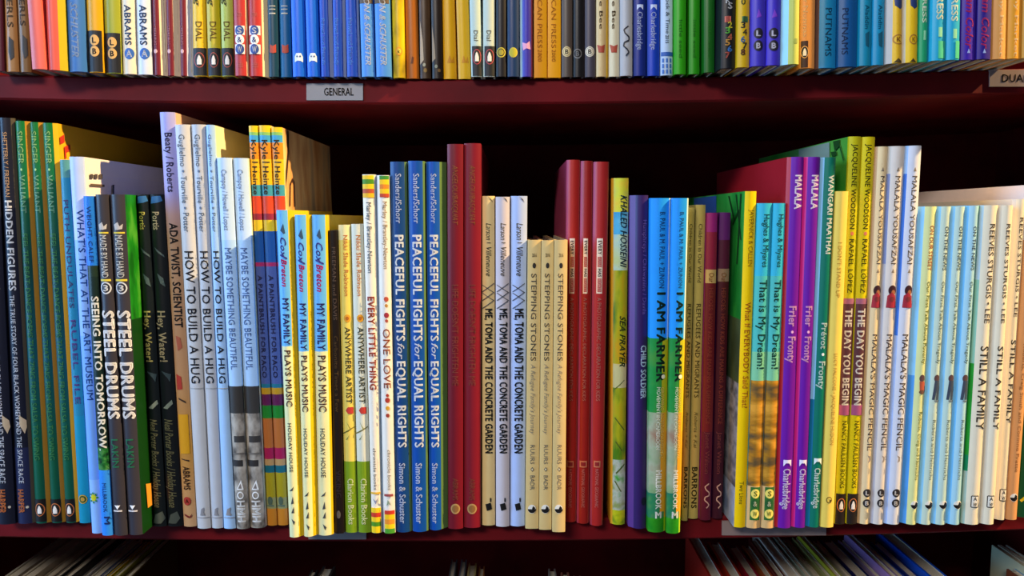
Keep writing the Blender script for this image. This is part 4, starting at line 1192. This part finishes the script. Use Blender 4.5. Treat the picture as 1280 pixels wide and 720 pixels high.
low(144, 154, .989, '8a8428', 'olive book on bottom shelf right of the thin yellow book', d=.2)
low(155, 172, .989, '4a3a1c', 'dark brown book on bottom shelf beside olive book', d=.2)
low(386, 397, .982, '2a2a30', 'dark grey book on bottom shelf left of centre, left of two', d=.18)
low(398, 419, .982, '3a3634', 'brown grey book on bottom shelf left of centre, right of two', d=.18)
low(561, 571, .981, '5a5a5c', 'grey book near the middle of the bottom shelf', d=.19)
low(574, 583, .981, '6a6a74', 'thin grey book beside cream book near middle of bottom shelf', d=.19)
low(584, 597.5, .981, 'd8c884', 'cream yellow book near the middle of the bottom shelf', d=.19)
low(598.3, 607, .981, 'b87a44', 'thin orange tan book near the middle of the bottom shelf', d=.19)
low(686, 698, .980, '8a8078', 'grey tan book right of middle on bottom shelf, left of three', d=.17)
low(701, 714, .980, 'a0685c', 'dull pink book right of middle on bottom shelf, second of three', d=.17)
low(716, 728, .980, 'a89488', 'pale tan book right of middle on bottom shelf, right of three', d=.17)
low(885, 908, .986, 'a8281c', 'red book at left of the right hand group on the bottom shelf', d=.21)
low(909, 931, .985, 'b8341c', 'orange red book on bottom shelf beside the leftmost red book', d=.19)
low(932, 952, .985, 'a81c34', 'crimson book on the bottom shelf beside orange red book', d=.19)
low(953, 968, .985, 'b85a2c', 'orange brown book on bottom shelf right of crimson book', d=.19)
low(969, 983, .985, '5a1c18', 'dark red book on bottom shelf left of the cream book', d=.2)
low(984, 1004.5, .987, 'dcccb8', 'cream book in the right hand group on bottom shelf', d=.22)
low(1005, 1015, .987, 'a8b09a', 'thin sage green book on bottom shelf beside cream book', d=.21)
low(1015.8, 1025, .987, 'd0ccb4', 'thin off white book on bottom shelf beside sage book', d=.21)
low(1027, 1039, .986, '9a9a5a', 'olive book in the right hand group on bottom shelf', d=.2)
low(1040, 1054, .986, 'a8a42c', 'yellow olive book on bottom shelf left of thin pale book', d=.2)
low(1055, 1065, .986, 'b8b49c', 'thin pale book on bottom shelf left of navy book', d=.2)
low(1066, 1090, .987, '141c5c', 'navy book on bottom shelf right of thin pale book', d=.2)
low(1091, 1101, .987, '9a84a8', 'thin lavender book on bottom shelf beside navy book', d=.2)
low(1102, 1117, .988, 'a07ab0', 'mauve book on the bottom shelf right of the lavender book', d=.2)
low(1118, 1131, .988, '3a5ab8', 'medium blue book on bottom shelf beside mauve book', d=.2)
low(1132, 1150, .989, '142c8a', 'dark blue book on bottom shelf left of bright blue book', d=.2)
low(1151, 1183, .990, '0f5ae0', 'thick bright blue book on the bottom shelf', d=.21)
low(1268, 1283, 1.0, '6a9ac0', 'light blue book with brown cover at right of bottom shelf', d=.12, L='7a3c22', yfront=.575)
low(1284, 1300, 1.0, 'c8c4a0', 'pale cream book at the right edge of the bottom shelf', d=.16, yfront=.575)
low(1301, 1318, 1.0, 'd8d4c0', 'off white book last at right edge of bottom shelf', d=.16, yfront=.575)
for a, b in zip(LOW[:-1], LOW[1:]):
    for k in ('xb', 'xt'):
        if b[k][0] < a[k][1] + .0003:
            sft = a[k][1] + .0003 - b[k][0]
            b[k][0] += sft
            b[k][1] += max(0, sft - .002)
for b in LOW:
    build_book(b)
